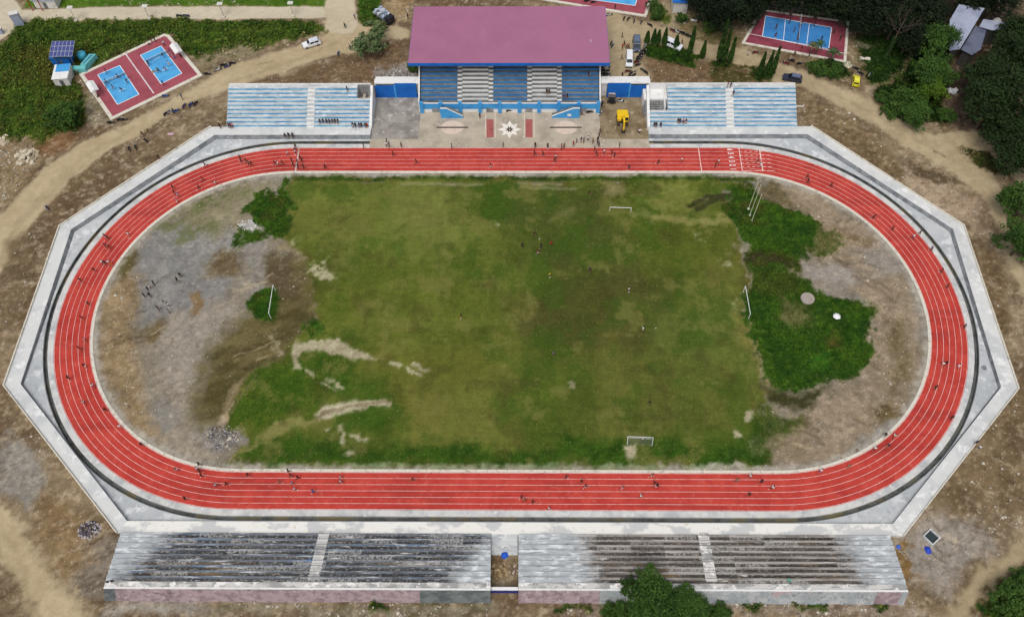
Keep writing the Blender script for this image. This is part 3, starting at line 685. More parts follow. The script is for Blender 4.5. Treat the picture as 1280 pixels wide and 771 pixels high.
for i in range(6):      # lane numbers 1 to 6, read from the start end
    cu = bpy.data.curves.new('lane_number', 'FONT'); cu.body = str(i+1); cu.size = 1.5; cu.align_x = 'CENTER'; cu.align_y = 'CENTER'; cu.offset = .045
    tmp = bpy.data.objects.new('tmp', cu); COL.objects.link(tmp)
    dg = bpy.context.evaluated_depsgraph_get(); me = bpy.data.meshes.new_from_object(tmp.evaluated_get(dg)); bpy.data.objects.remove(tmp)
    me.materials.append(M_NUM); o = link('lane_number', me, tr)
    yy = R+LW*(i+.5); o.location = (tx(916.3, 212), yy, .043); o.rotation_euler = (0, 0, -pi/2); o.scale = (.58, 1.25, 1)
# drain
struct(ring('drain_channel', [(44.86,-.5),(45.62,-.5),(45.62,.04),(45.8,.04)], M_DRAIN))
# apron out to the walkway
INN = [(-96.2,-18.8),(-96.8,19.1),(-70.3,47.0),(70.1,47.1),(96.9,19.3),(96.1,-19.0),(68.9,-46.15),(-68.4,-46.15)]
OUT = [(-99.3,-19.2),(-99.5,20.0),(-71.6,49.6),(71.3,49.6),(99.4,20.2),(99.2,-19.4),(70.2,-48.3),(-69.6,-48.3)]
def ray_poly(ox, oy, dx, dy, poly):
    best = None
    for (x1, y1), (x2, y2) in zip(poly, poly[1:]+poly[:1]):
        ex, ey = x2-x1, y2-y1; den = dx*ey-dy*ex
        if abs(den) < 1e-9: continue
        t = ((x1-ox)*ey-(y1-oy)*ex)/den; u = ((x1-ox)*dy-(y1-oy)*dx)/den
        if t > 0 and -1e-6 <= u <= 1+1e-6 and (best is None or t < best): best = t
    return best
inner = stad(45.7, 96); V = []; F = []
prev = None
for (x, y), (cx, cy) in zip(inner, stad(0.001, 96)):
    dx, dy = x-cx, y-cy; l = hypot(dx, dy); dx /= l; dy /= l
    t = ray_poly(cx, cy, dx, dy, INN)
    V += [(x, y, .03), (cx+dx*t, cy+dy*t, .12)]
n_ = len(inner)
F = [(2*i, (2*i+2) % (2*n_), (2*i+3) % (2*n_), 2*i+1) for i in range(n_)]
# close the corners of the octagon
for ci, (x, y) in enumerate(INN):
    best = min(range(n_), key=lambda i: (V[2*i+1][0]-x)**2+(V[2*i+1][1]-y)**2)
    V.append((x, y, .12)); kk = len(V)-1
    for nb in (-1, 1):
        j = (best+nb) % n_
        F.append((2*best+1, 2*j+1, kk))
struct(MB().add(V, F).build('concrete_apron', M_APRON))
# raised walkway
def strip(name, A, Bp, z0a, z1, z0b, m):
    V = []; F = []
    for (a, b) in zip(A, Bp): V += [(a[0],a[1],z0a), (a[0],a[1],z1), (b[0],b[1],z1), (b[0],b[1],z0b)]
    for i in range(len(A)-1):
        for j in range(3): F.append((4*i+j, 4*i+4+j, 4*i+5+j, 4*i+1+j))
    e = 4*(len(A)-1); F += [(0,1,2,3), (e+3,e+2,e+1,e)]
    return MB().add(V, F).build(name, m)
XL, XR = -33.3, 32.7
ia = [(XL,47.0),INN[2],INN[1],INN[0],INN[7]]; oa = [(XL,49.6),OUT[2],OUT[1],OUT[0],OUT[7]]
ib = [INN[6],INN[5],INN[4],INN[3],(XR,47.1)]; ob = [OUT[6],OUT[5],OUT[4],OUT[3],(XR,49.6)]
def band(A, Bp, t0, t1): return [(a[0]+(b[0]-a[0])*t0, a[1]+(b[1]-a[1])*t0) for a, b in zip(A, Bp)], [(a[0]+(b[0]-a[0])*t1, a[1]+(b[1]-a[1])*t1) for a, b in zip(A, Bp)]
for A, Bp in ((ia, oa), (ib, ob)):
    struct(strip('walkway', A, Bp, -.1, .9, -1.2, M_WALK))
    # stained face towards the track, set proud of the slab, and the outer parapet
    dw = [.0 if q_ in (INN[7], INN[6]) else .03 if q_ is INN[0] else .08 if q_ is INN[5] else .18 if q_ in (INN[1], INN[4]) else .25 for q_ in A]
    fa = [(a[0]-(b[0]-a[0])*t_, a[1]-(b[1]-a[1])*t_) for a, b, t_ in zip(A, Bp, dw)]; n_a = len(A)
    w = MB().add([(*p_, .135) for p_ in fa]+[(*p_, .885) for p_ in band(A, Bp, -.003, 0)[0]], [(i, i+1, n_a+i+1, n_a+i) for i in range(n_a-1)]).build('retaining_wall', M_DARKC)
    tag(w, 'dark stained sloping concrete face of the raised walkway on the ' + ('left' if A is ia else 'right') + ' half of the oval', 'retaining wall')
    pa, pb = band(A[1:] if A is ia else A[:-1], Bp[1:] if A is ia else Bp[:-1], .985, 1.07)
    pw = strip('parapet', pa, pb, .8, 1.25, -1.2, M_KERB)
    tag(pw, 'low pale concrete parapet along the outer edge of the walkway, ' + ('left' if A is ia else 'right') + ' half of the oval', 'parapet')
struct(strip('walkway', [INN[7], (-2.9,-46.15), (2.0,-46.15), INN[6]], [OUT[7], (-2.9,-48.3), (2.0,-48.3), OUT[6]], -.1, .9, -1.2, M_PEEL))

# ------------------------------------------------------------------ forecourt in front of the grandstand
M_SLAB = mat('paving_slab', C(178,166,148), .9, [(C(156,146,130), .3, .45, .62), (C(196,186,170), 1.2, .55, .7), (C(130,122,110), 2.5, .62, .76)], world=True)
M_OLDC = mat('weathered_concrete', C(154,149,141), .92, [(C(128,122,115), .35, .42, .6), (C(186,182,176), .6, .56, .68), (C(100,94,88), 2.6, .6, .74)], world=True)
M_MUD = mat('muddy_yard', C(140,124,98), .95, [(C(110,94,70), .25, .45, .62), (C(166,152,126), .7, .54, .68), (C(84,70,50), 1.8, .6, .74)], world=True, bump=.5, bscale=3)
struct(MB().box(XL, XR, 43.72, 46.3, -.6, .15).build('pavement', M_SLAB))
struct(MB().box(-21.9, 21.4, 46.32, 56, -.6, .145).build('forecourt', M_SLAB))
struct(MB().box(XL, -21.93, 46.32, 60, -.6, .14).build('weathered_yard', M_OLDC))
struct(MB().box(21.43, XR, 46.32, 60, -.6, .135).build('muddy_yard', M_MUD))
def decal(name, pts, z, m, parent=None):
    return MB().add([(x, y, z) for x, y in pts], [tuple(range(len(pts)))]).build(name, m, parent)
M_REDP = mat('red_paving', C(164,92,88), .9, [(C(140,78,74), 1, .5, .65)], world=True)
M_PALE = mat('pale_paving', C(206,188,172), .9, [(C(190,172,154), 1, .5, .7)], world=True)
M_BLACKT = mat('dark_tile', C(66,56,50), .85)
M_STAR = mat('white_paving', C(228,222,212), .85, [(C(200,192,180), 1.5, .55, .7)], world=True)
for xa, xb in ((608.3,617),(657,665.6)):
    struct(decal('red_strip', [at(xa,172.5), at(xb,172.5), at(xb,150), at(xa,150)], .151, M_REDP))
    for xq in (xa-2, xb+1.5): struct(decal('pale_strip', [at(xq,172.5), at(xq+1.2,172.5), at(xq+1.2,142), at(xq,142)], .151, M_PALE))
for cx, cy in ((565.5,160),(707,160)):
    x, y = at(cx, cy); rx = 2.75; ry = 2.2
    struct(decal('paved_oval', [(x+rx*cos(2*pi*i/32), y+ry*sin(2*pi*i/32)) for i in range(32)], .151, M_PALE))
    struct(decal('dark_strip', [(x-3.8,y-.22),(x+3.8,y-.22),(x+3.8,y+.22),(x-3.8,y+.22)], .155, M_BLACKT))
x, y = at(637, 162.5)
st = MB()
for i in range(8):
    a = pi/2+i*pi/4; L_ = 2.9 if i % 2 == 0 else 2.7; c, s = cos(a), sin(a)
    p = [(0.5,0),(L_*.5,.62),(L_,0),(L_*.5,-.62)]
    st.add([(x+u*c-v*s, y+u*s+v*c, .152) for u, v in p], [(0,1,2,3)])
struct(st.build('paved_star', M_STAR))
st = MB()
for i in range(8):
    a = pi/8+i*pi/4; c, s = cos(a), sin(a); p = [(.1,0),(.5,.2),(.95,0),(.5,-.2)]
    st.add([(x+u*c-v*s, y+u*s+v*c, .157) for u, v in p], [(0,1,2,3)])
struct(st.build('star_centre', M_BLACKT))
# ------------------------------------------------------------------ terraces on the far side
M_TREAD = mat('terrace_concrete', C(196,198,198), .9, [(C(168,172,174), .3, .45, .6, (1, 3, 1)), (C(222,222,220), .6, .55, .66, (1, 2, 1)), (C(128,128,124), 1.6, .62, .74, (1, 4, 1), 6, .7)], world=True)
M_RISER = mat('worn_blue_paint', C(84,146,186), .8, [(C(140,182,202), .4, .46, .6, (1, 3, 3)), (C(188,196,198), .9, .6, .7, (1, 3, 3)), (C(56,104,150), .6, .6, .75)], world=True)
M_WHITE = mat('white_paint', C(222,222,220), .75, [(C(196,194,188), .8, .55, .72), (C(160,154,142), 3, .66, .78, (1,1,1), 5, .5)], world=True)
M_BLUE = mat('sky_blue_paint', C(66,152,212), .6, [(C(52,128,190), .5, .5, .7), (C(120,180,216), 2.5, .66, .78, (1,1,1), 5, .5)], world=True)
M_DEEP = mat('deep_blue_paint', C(24,102,188), .55, [(C(18,84,164), .5, .5, .7), (C(60,120,184), 3, .68, .8, (1,1,1), 5, .4)], world=True)
M_GREY = mat('grey_concrete', C(142,142,140), .92, [(C(112,112,112), .5, .45, .62), (C(168,168,166), 1.5, .58, .7)], world=True)
M_TRD2 = mat('stand_concrete', C(118,120,118), .92, [(C(88,90,92), .35, .42, .6, (1, 2.5, 1)), (C(150,146,136), .8, .58, .7, (1, 3, 1)), (C(72,84,82), 1.8, .6, .72, (1, 3, 1))], world=True)
def terrace(name, label, x0, x1, yf, aisle, notch, side):
    t = thing(name, label, 'bleachers', ((x0+x1)/2, yf, 0))
    ox, oy = (x0+x1)/2, yf
    z = .9; d_, r_ = .92, .42
    for i in range(10):
        xa, xb = notch(i, x0, x1)
        y0 = yf+i*d_; y1 = y0+d_ if i < 9 else y0+1.35
        z += r_
        MB().box(xa-ox, xb-ox, y0-oy+.002, y1-oy, -.4, z).build('tread', M_TREAD, t)
        for a, b in ((xa, aisle-.9), (aisle+.9, xb)):
            MB().box(a-ox+.06, b-ox-.02, y0-oy-.02, y0-oy+.12, z-r_+.005, z+.008).build('riser', M_RISER, t)
        s = MB(); s.box(aisle-.88-ox, aisle+.88-ox, y0-oy-.42, y0-oy, z-r_-.02, z-r_/2); s.build('stair_step', M_WHITE, t)
    zt = z
    # stringer along the yard side
    xs = x1 if side > 0 else x0
    MB().hexa([(xs-ox, -.3, -.3), (xs-ox+side*.6, -.3, -.3), (xs-ox+side*.6, 9.2, -.3), (xs-ox, 9.2, -.3)],
              [(xs-ox, -.3, 1.3), (xs-ox+side*.6, -.3, 1.3), (xs-ox+side*.6, 9.2, zt+.2), (xs-ox, 9.2, zt+.2)]).build('side_wall', M_WHITE, t)
    MB().box(x0-ox+.01, x1-ox-.01, 9.66, 9.85, -.5, zt+.25).build('back_wall', M_WHITE, t)
    return t
TLX0, TLX1, TRX0, TRX1 = -67.9, -33.7, 33.1, 68.0
xn = at(447.5,115,4)[0]; xm = at(833,115,3.5)[0]
terrace('terrace', 'blue and white concrete terrace left of the roofed grandstand', TLX0, TLX1, 49.62, at(389,135,2.8)[0], lambda i, a, b: (a, xn if i >= 7 else b), 1)
terrace('terrace', 'blue and white concrete terrace right of the roofed grandstand', TRX0, TRX1, 49.62, at(912,135,2.8)[0], lambda i, a, b: (xm if i >= 4 else a, b), -1)
# open stair wells beside the terraces
w = thing('stair_well', 'small open concrete stair well with dark floor beside the left terrace', 'stair well', ((xn+TLX1)/2, 57.5, 0))
hw = (TLX1-xn)/2
MB().box(-hw, hw, -1.3, 1.5, -.3, 1.6).build('floor', M_OLDC, w)
MB().box(-hw, hw, 1.5, 1.75, -.3, 5.1).build('wall', M_GREY, w); MB().box(hw-.2, hw, -1.3, 1.49, -.3, 5.1).build('wall', M_GREY, w)
MB().box(-.5, .1, -1.0, 1.2, 1.6, 2.6).build('step', M_SLAB, w)
w = thing('stair_well', 'white walled landing with grey stairs beside the right terrace', 'stair well', ((xm+TRX0)/2-.6, 56.4, 0))
hw = (xm-TRX0)/2+.6
MB().box(-hw, hw, -.2, 3.2, -.3, 3.3).build('landing', M_WHITE, w)
MB().box(-hw, hw-.9, -3.0, -.22, -.3, 1.3).build('stairs', M_GREY, w)
for k in range(6): MB().box(-hw+.2, hw-1.0, -2.9+k*.44, -2.5+k*.44, 1.3, 1.4+k*.3).build('step', M_GREY, w)
MB().box(hw-.86, hw-.6, -3.0, 3.19, -.3, 3.6).build('wall', M_WHITE, w)
# gates between the terraces and the grandstand
def gate(label, xa, xb, xs, hi):
    ox = (xa+xb)/2; g = thing('gateway', label, 'gate', (ox, 60.2, 0))
    MB().box(xa-ox, xb-ox, 0, 2.2, 4.3, 4.65).build('canopy', M_WHITE, g)
    MB().box(xa-ox+.1, xs[0]-ox, .5, 1.6, -.3, 4.29).build('pier', M_WHITE, g); MB().box(xs[2]-ox, xb-ox-.1, .5, 1.6, -.3, 4.29).build('pier', M_WHITE, g)
    MB().box(xs[0]-ox, xs[2]-ox, 1.65, 1.8, -.3, 4.29).build('rear_wall', M_WHITE, g)
    for j in range(2):
        a, b = xs[j]-ox+.05, xs[j+1]-ox-.05
        p = MB().box(a, b, -.25, -.15, .1, 4.0+(.75 if j == hi else 0)).build('gate_leaf', M_DEEP, g)
        r = MB()
        for q in np.linspace(a+.02, b-.1, 6): r.box(q, q+.08, -.29, -.252, .15, 3.95)
        r.build('rib', M_DEEP, p)
    MB().box(xs[1]-ox-.2, xs[1]-ox+.2, -.35, .3, -.2, 4.1).build('post', M_BLUE, g)
gate('white gateway with two deep blue gate leaves left of the grandstand', at(468,110,4.4)[0], -21.9, (at(470,126)[0], at(495,126)[0], at(522,126)[0]), 1)
gate('white gateway with two deep blue gate leaves right of the grandstand', 21.6, at(813,108,4.4)[0], (at(758,127)[0], at(786,127)[0], at(811,127)[0]), 0)

# ------------------------------------------------------------------ grandstand
GX, GW = -.3, 21.75
gs = thing('grandstand', 'large covered grandstand with a dusky pink roof and rows of blue and white seats', 'grandstand', (GX, 55.3, 0))
M_ROOF = mat('pink_roof_sheet', C(162,105,134), .6, [(C(156,101,129), .12, .45, .62), (C(166,111,139), .4, .6, .75)], bump=0)
rows, rd_, rh = 13, .9, .5
zc = 2.35
gx = lambda px, py, z: at(px, py, z)[0]-GX
A1, A2, A3, A4 = gx(574.5,105,5), gx(613.5,105,5), gx(662,105,5), gx(699.5,105,5)
secs = [(-GW+.3, A1-.6, M_RISER), (A1+.6, A2-.6, M_WHITE), (A2+.6, A3-.6, M_RISER), (A3+.6, A4-.6, M_WHITE), (A4+.6, GW-.3, M_RISER)]
M_RISER_D = mat('blue_seat_paint', C(48,122,184), .8, [(C(92,140,170), .5, .55, .68, (1, 3, 3)), (C(130,140,140), 1.4, .62, .72)], world=True)
MB().box(-GW+.3, GW-.3, .02, 1.6, -.3, zc).build('concourse', M_TRD2, gs)
z = zc
for i in range(rows):
    y0 = 1.6+i*rd_; z += rh
    if i >= 10:
        for a, b in ((-GW+.3, A1+.7), (gx(600,84,7), gx(675,84,7)), (A4-.7, GW-.3)): MB().box(a, b, y0, y0+rd_-.002, .2, z).build('tread', M_TRD2, gs)
    else:
        MB().box(-GW+.3, GW-.3, y0, y0+rd_-.002, .2, z).build('tread', M_TRD2, gs)
    for k, (a, b, m) in enumerate(secs):
        if i >= 10 and k in (1, 3): continue
        MB().box(a, b, y0-.06, y0+.1, z-rh+.02, z+.015).build('riser', M_RISER_D if m is M_RISER else m, gs)
    if i < 12:
        for ax in (A1, A2, A3, A4):
            MB().box(ax-.55, ax+.55, y0-.4, y0-.002, z-rh+.002, z-rh/2).build('stair_step', M_WHITE, gs)
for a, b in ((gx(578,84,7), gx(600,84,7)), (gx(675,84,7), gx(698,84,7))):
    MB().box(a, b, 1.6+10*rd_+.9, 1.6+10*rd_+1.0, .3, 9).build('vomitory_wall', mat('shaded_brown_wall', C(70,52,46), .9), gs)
for s in (-1, 1):
    MB().prof([(0,-.3),(14.2,-.3),(14.2,10.2),(13.4,10.2),(1.4,zc+1.2),(0,zc+1.2)], s*GW-.15, s*GW+.15).build('side_wall', M_WHITE, gs)
MB().box(-GW, GW, 14.25, 14.5, -.3, 10.4).build('back_wall', M_DEEP, gs)
# front wall with pilasters
MB().box(-GW+.1, GW-.1, -.25, -.002, -.2, 1.25).build('plinth', M_WHITE, gs)
MB().box(-GW+.1, GW-.1, -.32, 0.0, 1.252, zc+.3).build('front_wall', M_BLUE, gs)
MB().box(-GW+.1, GW-.1, -.27, -.02, zc+.302, zc+.62).build('front_parapet', M_BLUE, gs)
MB().box(-GW+.1, GW-.1, -.3, .0, zc+.622, zc+.72).build('coping', M_WHITE, gs)
for px in (528.3,552,576,600.6,624.9,649.3,673.6,698,722.4,746.6):
    x = gx(px, 138, 0); MB().box(x-.42, x+.42, -.62, .05, -.2, zc+1.15).build('pilaster', M_BLUE, gs)
for px in (545, 612.5, 661, 728.5):
    x = gx(px, 139, 0); MB().box(x-.85, x+.85, -.36, -.255, .0, 1.5).build('doorway', M_GREY, gs)
# stairs up to the concourse, one at each side
for s, xt, xb in ((-1, gx(552,140,0), gx(579,146,0)), (1, gx(723.5,140,0), gx(690,146,0))):
    o = 1 if xb > xt else -1
    st_ = MB()
    n_s = 9
    for k in range(n_s):
        a = xb-o*(k*(abs(xb-xt)-1.5)/n_s); b = xt
        st_.box(min(a,b), max(a,b), -2.05, -.64, -.1, (k+1)*zc/n_s)
    q = st_.build('staircase', M_TRD2, gs)
    pr = [(xb,-.1),(xb,.75),(xt+o*1.5,zc+.95),(xt,zc+.95),(xt,-.1)]
    MB().prof(pr, -2.25, -2.06, 'y').build('stair_parapet', M_BLUE, q)
    cp = [(xb,.752),(xb,.85),(xt+o*1.5,zc+1.06),(xt,zc+1.06),(xt,zc+.952),(xt+o*1.5,zc+.952)]
    MB().prof(cp, -2.29, -2.02, 'y').build('handrail', M_WHITE, q)
x = gx(711.5,142.5,.8); MB().add([(x-.45,-2.256,.75),(x+.45,-2.256,.75),(x+.45,-2.256,1.55),(x-.45,-2.256,1.55)], [(0,1,2,3)]).build('notice', M_WHITE, gs)
# roof
c_ = [at(510,79,11.2), at(762,79,11.2), at(757,8,10.6), at(518,8,10.6)]
xl = (c_[0][0]+c_[3][0])/2-GX; xr_ = (c_[1][0]+c_[2][0])/2-GX; yf_, yb_ = c_[0][1]-55.3, c_[2][1]-55.3
rf = MB().hexa([(xl,yf_,11.08),(xr_,yf_,11.08),(xr_,yb_,10.48),(xl,yb_,10.48)], [(xl,yf_,11.2),(xr_,yf_,11.2),(xr_,yb_,10.6),(xl,yb_,10.6)]).build('roof', M_ROOF, gs)
rb = MB(); n_r = 76
for i in range(n_r):
    x = xl+(xr_-xl)*(i+.5)/n_r; rb.hexa([(x-.03,yf_,11.2),(x+.03,yf_,11.2),(x+.03,yb_,10.6),(x-.03,yb_,10.6)], [(x-.02,yf_,11.235),(x+.02,yf_,11.235),(x+.02,yb_,10.635),(x-.02,yb_,10.635)])
rb.build('sheet_rib', M_ROOF, rf)
MB().box(xl, xr_, yf_-.12, yf_-.002, 10.35, 11.16).build('fascia', M_DEEP, gs)
for s, x in ((-1, xl), (1, xr_)): MB().hexa([(x-.06,yf_,10.5),(x+.06,yf_,10.5),(x+.06,yb_,9.9),(x-.06,yb_,9.9)], [(x-.06,yf_,11.07),(x+.06,yf_,11.07),(x+.06,yb_,10.47),(x-.06,yb_,10.47)]).build('bargeboard', M_DEEP, gs)
for i in range(8):
    x = -GW+.5+i*(2*GW-1)/7
    MB().box(x-.2, x+.2, 14.52, 14.92, -.2, 10.5).build('column', M_DEEP, gs)
    MB().hexa([(x-.12,yf_+.3,10.2),(x+.12,yf_+.3,10.2),(x+.12,14.9,9.6),(x-.12,14.9,9.6)], [(x-.12,yf_+.3,11.04),(x+.12,yf_+.3,11.04),(x+.12,14.9,10.58),(x-.12,14.9,10.58)]).build('roof_beam', M_DEEP, gs)
o = MB().box(-.06, .06, -.35, .35, 0, .12).build('ladder_scrap', M_WHITE); o.location = (*at(738.5,51.5,11.0), 10.98)
tag(o, 'small white scrap lying on the right part of the pink roof', 'scrap')

# ------------------------------------------------------------------ old stands on the near side
def xmask(name, a, b, lims, extra):
    """two finishes, clean outside the limits and grimy between them, edge broken by noise"""
    m = mat(name, a[0], .92, a[1], world=True)
    t = m.node_tree; N = t.nodes; L = t.links; p = N['Principled BSDF']
    clean = p.inputs['Base Color'].links[0].from_socket
    g = mat(name+'_tmp', b[0], .92, b[1], world=True)
    pos = N.new('ShaderNodeNewGeometry').outputs['Position']
    cur = None
    for ly in b[1]:
        c2, sc, lo, hi, stt = ly[:5]
        mp = N.new('ShaderNodeMapping'); mp.inputs['Scale'].default_value = stt; L.new(pos, mp.inputs[0])
        nz = N.new('ShaderNodeTexNoise'); nz.inputs['Scale'].default_value = sc; nz.inputs['Detail'].default_value = 6; L.new(mp.outputs[0], nz.inputs[0])
        mr = N.new('ShaderNodeMapRange'); mr.inputs[1].default_value = lo; mr.inputs[2].default_value = hi; L.new(nz.outputs[0], mr.inputs[0])
        mx = N.new('ShaderNodeMix'); mx.data_type = 'RGBA'; L.new(mr.outputs[0], mx.inputs[0])
        if cur is None: mx.inputs[6].default_value = b[0]
        else: L.new(cur, mx.inputs[6])
        mx.inputs[7].default_value = c2; cur = mx.outputs[2]
    bpy.data.materials.remove(g)
    # cast panels weather differently: shift each panel's tone a little, leave paint on some
    mp = N.new('ShaderNodeMapping'); mp.inputs['Scale'].default_value = (.17, .98, 0); mp.inputs['Location'].default_value = (.3, .42, 0); L.new(pos, mp.inputs[0])
    fl_ = N.new('ShaderNodeVectorMath'); fl_.operation = 'FLOOR'; L.new(mp.outputs[0], fl_.inputs[0])
    wn = N.new('ShaderNodeTexWhiteNoise'); wn.noise_dimensions = '3D'; L.new(fl_.outputs[0], wn.inputs[0])
    nq = N.new('ShaderNodeTexNoise'); nq.inputs['Scale'].default_value = 2.6; nq.inputs['Detail'].default_value = 7; nq.inputs['Roughness'].default_value = .75; L.new(pos, nq.inputs[0])
    for (l0, l1, c_, n0, n1_) in ((.76, .8, C(186,184,180), .46, .56), (.24, .2, C(58,56,56), .42, .6), (.3, .9, C(120,116,110), .5, .72)):
        q1 = N.new('ShaderNodeMapRange'); q1.inputs[1].default_value = l0; q1.inputs[2].default_value = l1; q1.inputs[3].default_value = 0; q1.inputs[4].default_value = .65; L.new(wn.outputs[0], q1.inputs[0])
        q2 = N.new('ShaderNodeMapRange'); q2.inputs[1].default_value = n0; q2.inputs[2].default_value = n1_; L.new(nq.outputs[0], q2.inputs[0])
        q3_ = N.new('ShaderNodeMath'); q3_.operation = 'MULTIPLY'; L.new(q1.outputs[0], q3_.inputs[0]); L.new(q2.outputs[0], q3_.inputs[1])
        mx = N.new('ShaderNodeMix'); mx.data_type = 'RGBA'; L.new(q3_.outputs[0], mx.inputs[0]); L.new(cur, mx.inputs[6]); mx.inputs[7].default_value = c_; cur = mx.outputs[2]
    sx = N.new('ShaderNodeSeparateXYZ'); L.new(pos, sx.inputs[0])
    nz = N.new('ShaderNodeTexNoise'); nz.inputs['Scale'].default_value = .5; nz.inputs['Detail'].default_value = 8; nz.inputs['Roughness'].default_value = .75
    mp = N.new('ShaderNodeMapping'); mp.inputs['Scale'].default_value = (.8, 1.8, 1); L.new(pos, mp.inputs[0]); L.new(mp.outputs[0], nz.inputs[0])
    ad = N.new('ShaderNodeMath'); ad.operation = 'MULTIPLY_ADD'; L.new(nz.outputs[0], ad.inputs[0]); ad.inputs[1].default_value = 12; 
    sh = N.new('ShaderNodeMath'); sh.operation = 'MULTIPLY_ADD'; L.new(sx.outputs[1], sh.inputs[0]); sh.inputs[1].default_value = extra; L.new(sx.outputs[0], sh.inputs[2])
    L.new(sh.outputs[0], ad.inputs[2])
    r1 = N.new('ShaderNodeMapRange'); r1.inputs[1].default_value = lims[0]+6-2.2+extra*-53; r1.inputs[2].default_value = lims[0]+6+2.2+extra*-53; L.new(ad.outputs[0], r1.inputs[0])
    r2 = N.new('ShaderNodeMapRange'); r2.inputs[1].default_value = lims[1]+6-2.2+extra*-53; r2.inputs[2].default_value = lims[1]+6+2.2+extra*-53; r2.inputs[3].default_value = 1; r2.inputs[4].default_value = 0; L.new(ad.outputs[0], r2.inputs[0])
    mu = N.new('ShaderNodeMath'); mu.operation = 'MULTIPLY'; L.new(r1.outputs[0], mu.inputs[0]); L.new(r2.outputs[0], mu.inputs[1])
    mx = N.new('ShaderNodeMix'); mx.data_type = 'RGBA'; L.new(mu.outputs[0], mx.inputs[0]); L.new(clean, mx.inputs[6]); L.new(cur, mx.inputs[7])
    L.new(mx.outputs[2], p.inputs['Base Color'])
    return m
CLEAN = (C(170,175,178), [(C(212,215,216), .7, .5, .6, (.6, 2, 1)), (C(140,146,150), 1.3, .53, .64, (.4, 3, 1)), (C(110,110,110), .8, .62, .68, (.5, 3, 1))])
PALE = (C(176,176,172), [(C(208,208,204), .7, .5, .6, (.5, 2, 1)), (C(136,134,128), 1.4, .55, .68, (.3, 4, 1))])
LDARK = (C(76,76,78), [(C(48,49,54), .3, .44, .6, (.4, 4, 1)), (C(140,138,132), 1.8, .52, .64, (1, 2, 1)), (C(110,92,66), .22, .58, .7, (.5, 3, 1)), (C(196,196,194), .55, .62, .66, (.35, 3, 1))])
LNOSE = (C(104,110,118), [(C(96,116,140), .2, .52, .66, (.5, 3, 1)), (C(186,190,192), .9, .56, .66, (.3, 3, 1)), (C(84,84,86), .6, .55, .68, (.4, 3, 1))])
RDARK = (C(88,82,76), [(C(56,51,47), .3, .42, .6, (.4, 4, 1)), (C(132,124,114), 1.6, .54, .66, (1, 2.2, 1)), (C(118,96,66), .2, .6, .72, (.5, 3, 1)), (C(190,186,178), .5, .66, .69, (.4, 3, 1))])
RNOSE = (C(156,150,144), [(C(122,116,110), .4, .46, .6, (.4, 3, 1)), (C(190,186,180), .9, .58, .68, (.3, 3, 1))])
M_L1 = xmask('left_stand_tread', CLEAN, LDARK, (-63.5, -6.0), -.75); M_L2 = xmask('left_stand_nosing', CLEAN, LNOSE, (-63.5, -7.0), -.75)
M_R1 = xmask('right_stand_tread', CLEAN, RDARK, (14.0, 60.0), .25); M_R2 = xmask('right_stand_nosing', CLEAN, RNOSE, (14.0, 60.5), .25)
M_LEDGE = mat('peeling_ledge', C(196,194,190), .9, [(C(152,152,150), .25, .47, .55, (1, 2, 1), 6), (C(226,224,220), .5, .55, .6), (C(110,106,100), 1.6, .58, .7)], world=True)
M_PINKW = mat('faded_pink_wall', C(164,144,148), .92, [(C(134,116,120), .8, .44, .6), (C(182,174,170), .9, .56, .7), (C(96,88,90), .7, .62, .7, (1, 1, 2))], world=True)
M_GREYW = mat('blue_grey_wall', C(150,156,158), .92, [(C(176,178,178), .4, .48, .6), (C(112,118,122), 1.1, .56, .66, (2.5, 1, 1)), (C(84,84,96), .35, .6, .72), (C(170,150,152), .25, .6, .68)], world=True)
M_DKPATCH = mat('dark_grey_wall', C(112,118,118), .92, [(C(84,90,92), .5, .45, .62), (C(140,146,144), 1.2, .6, .72)], world=True)
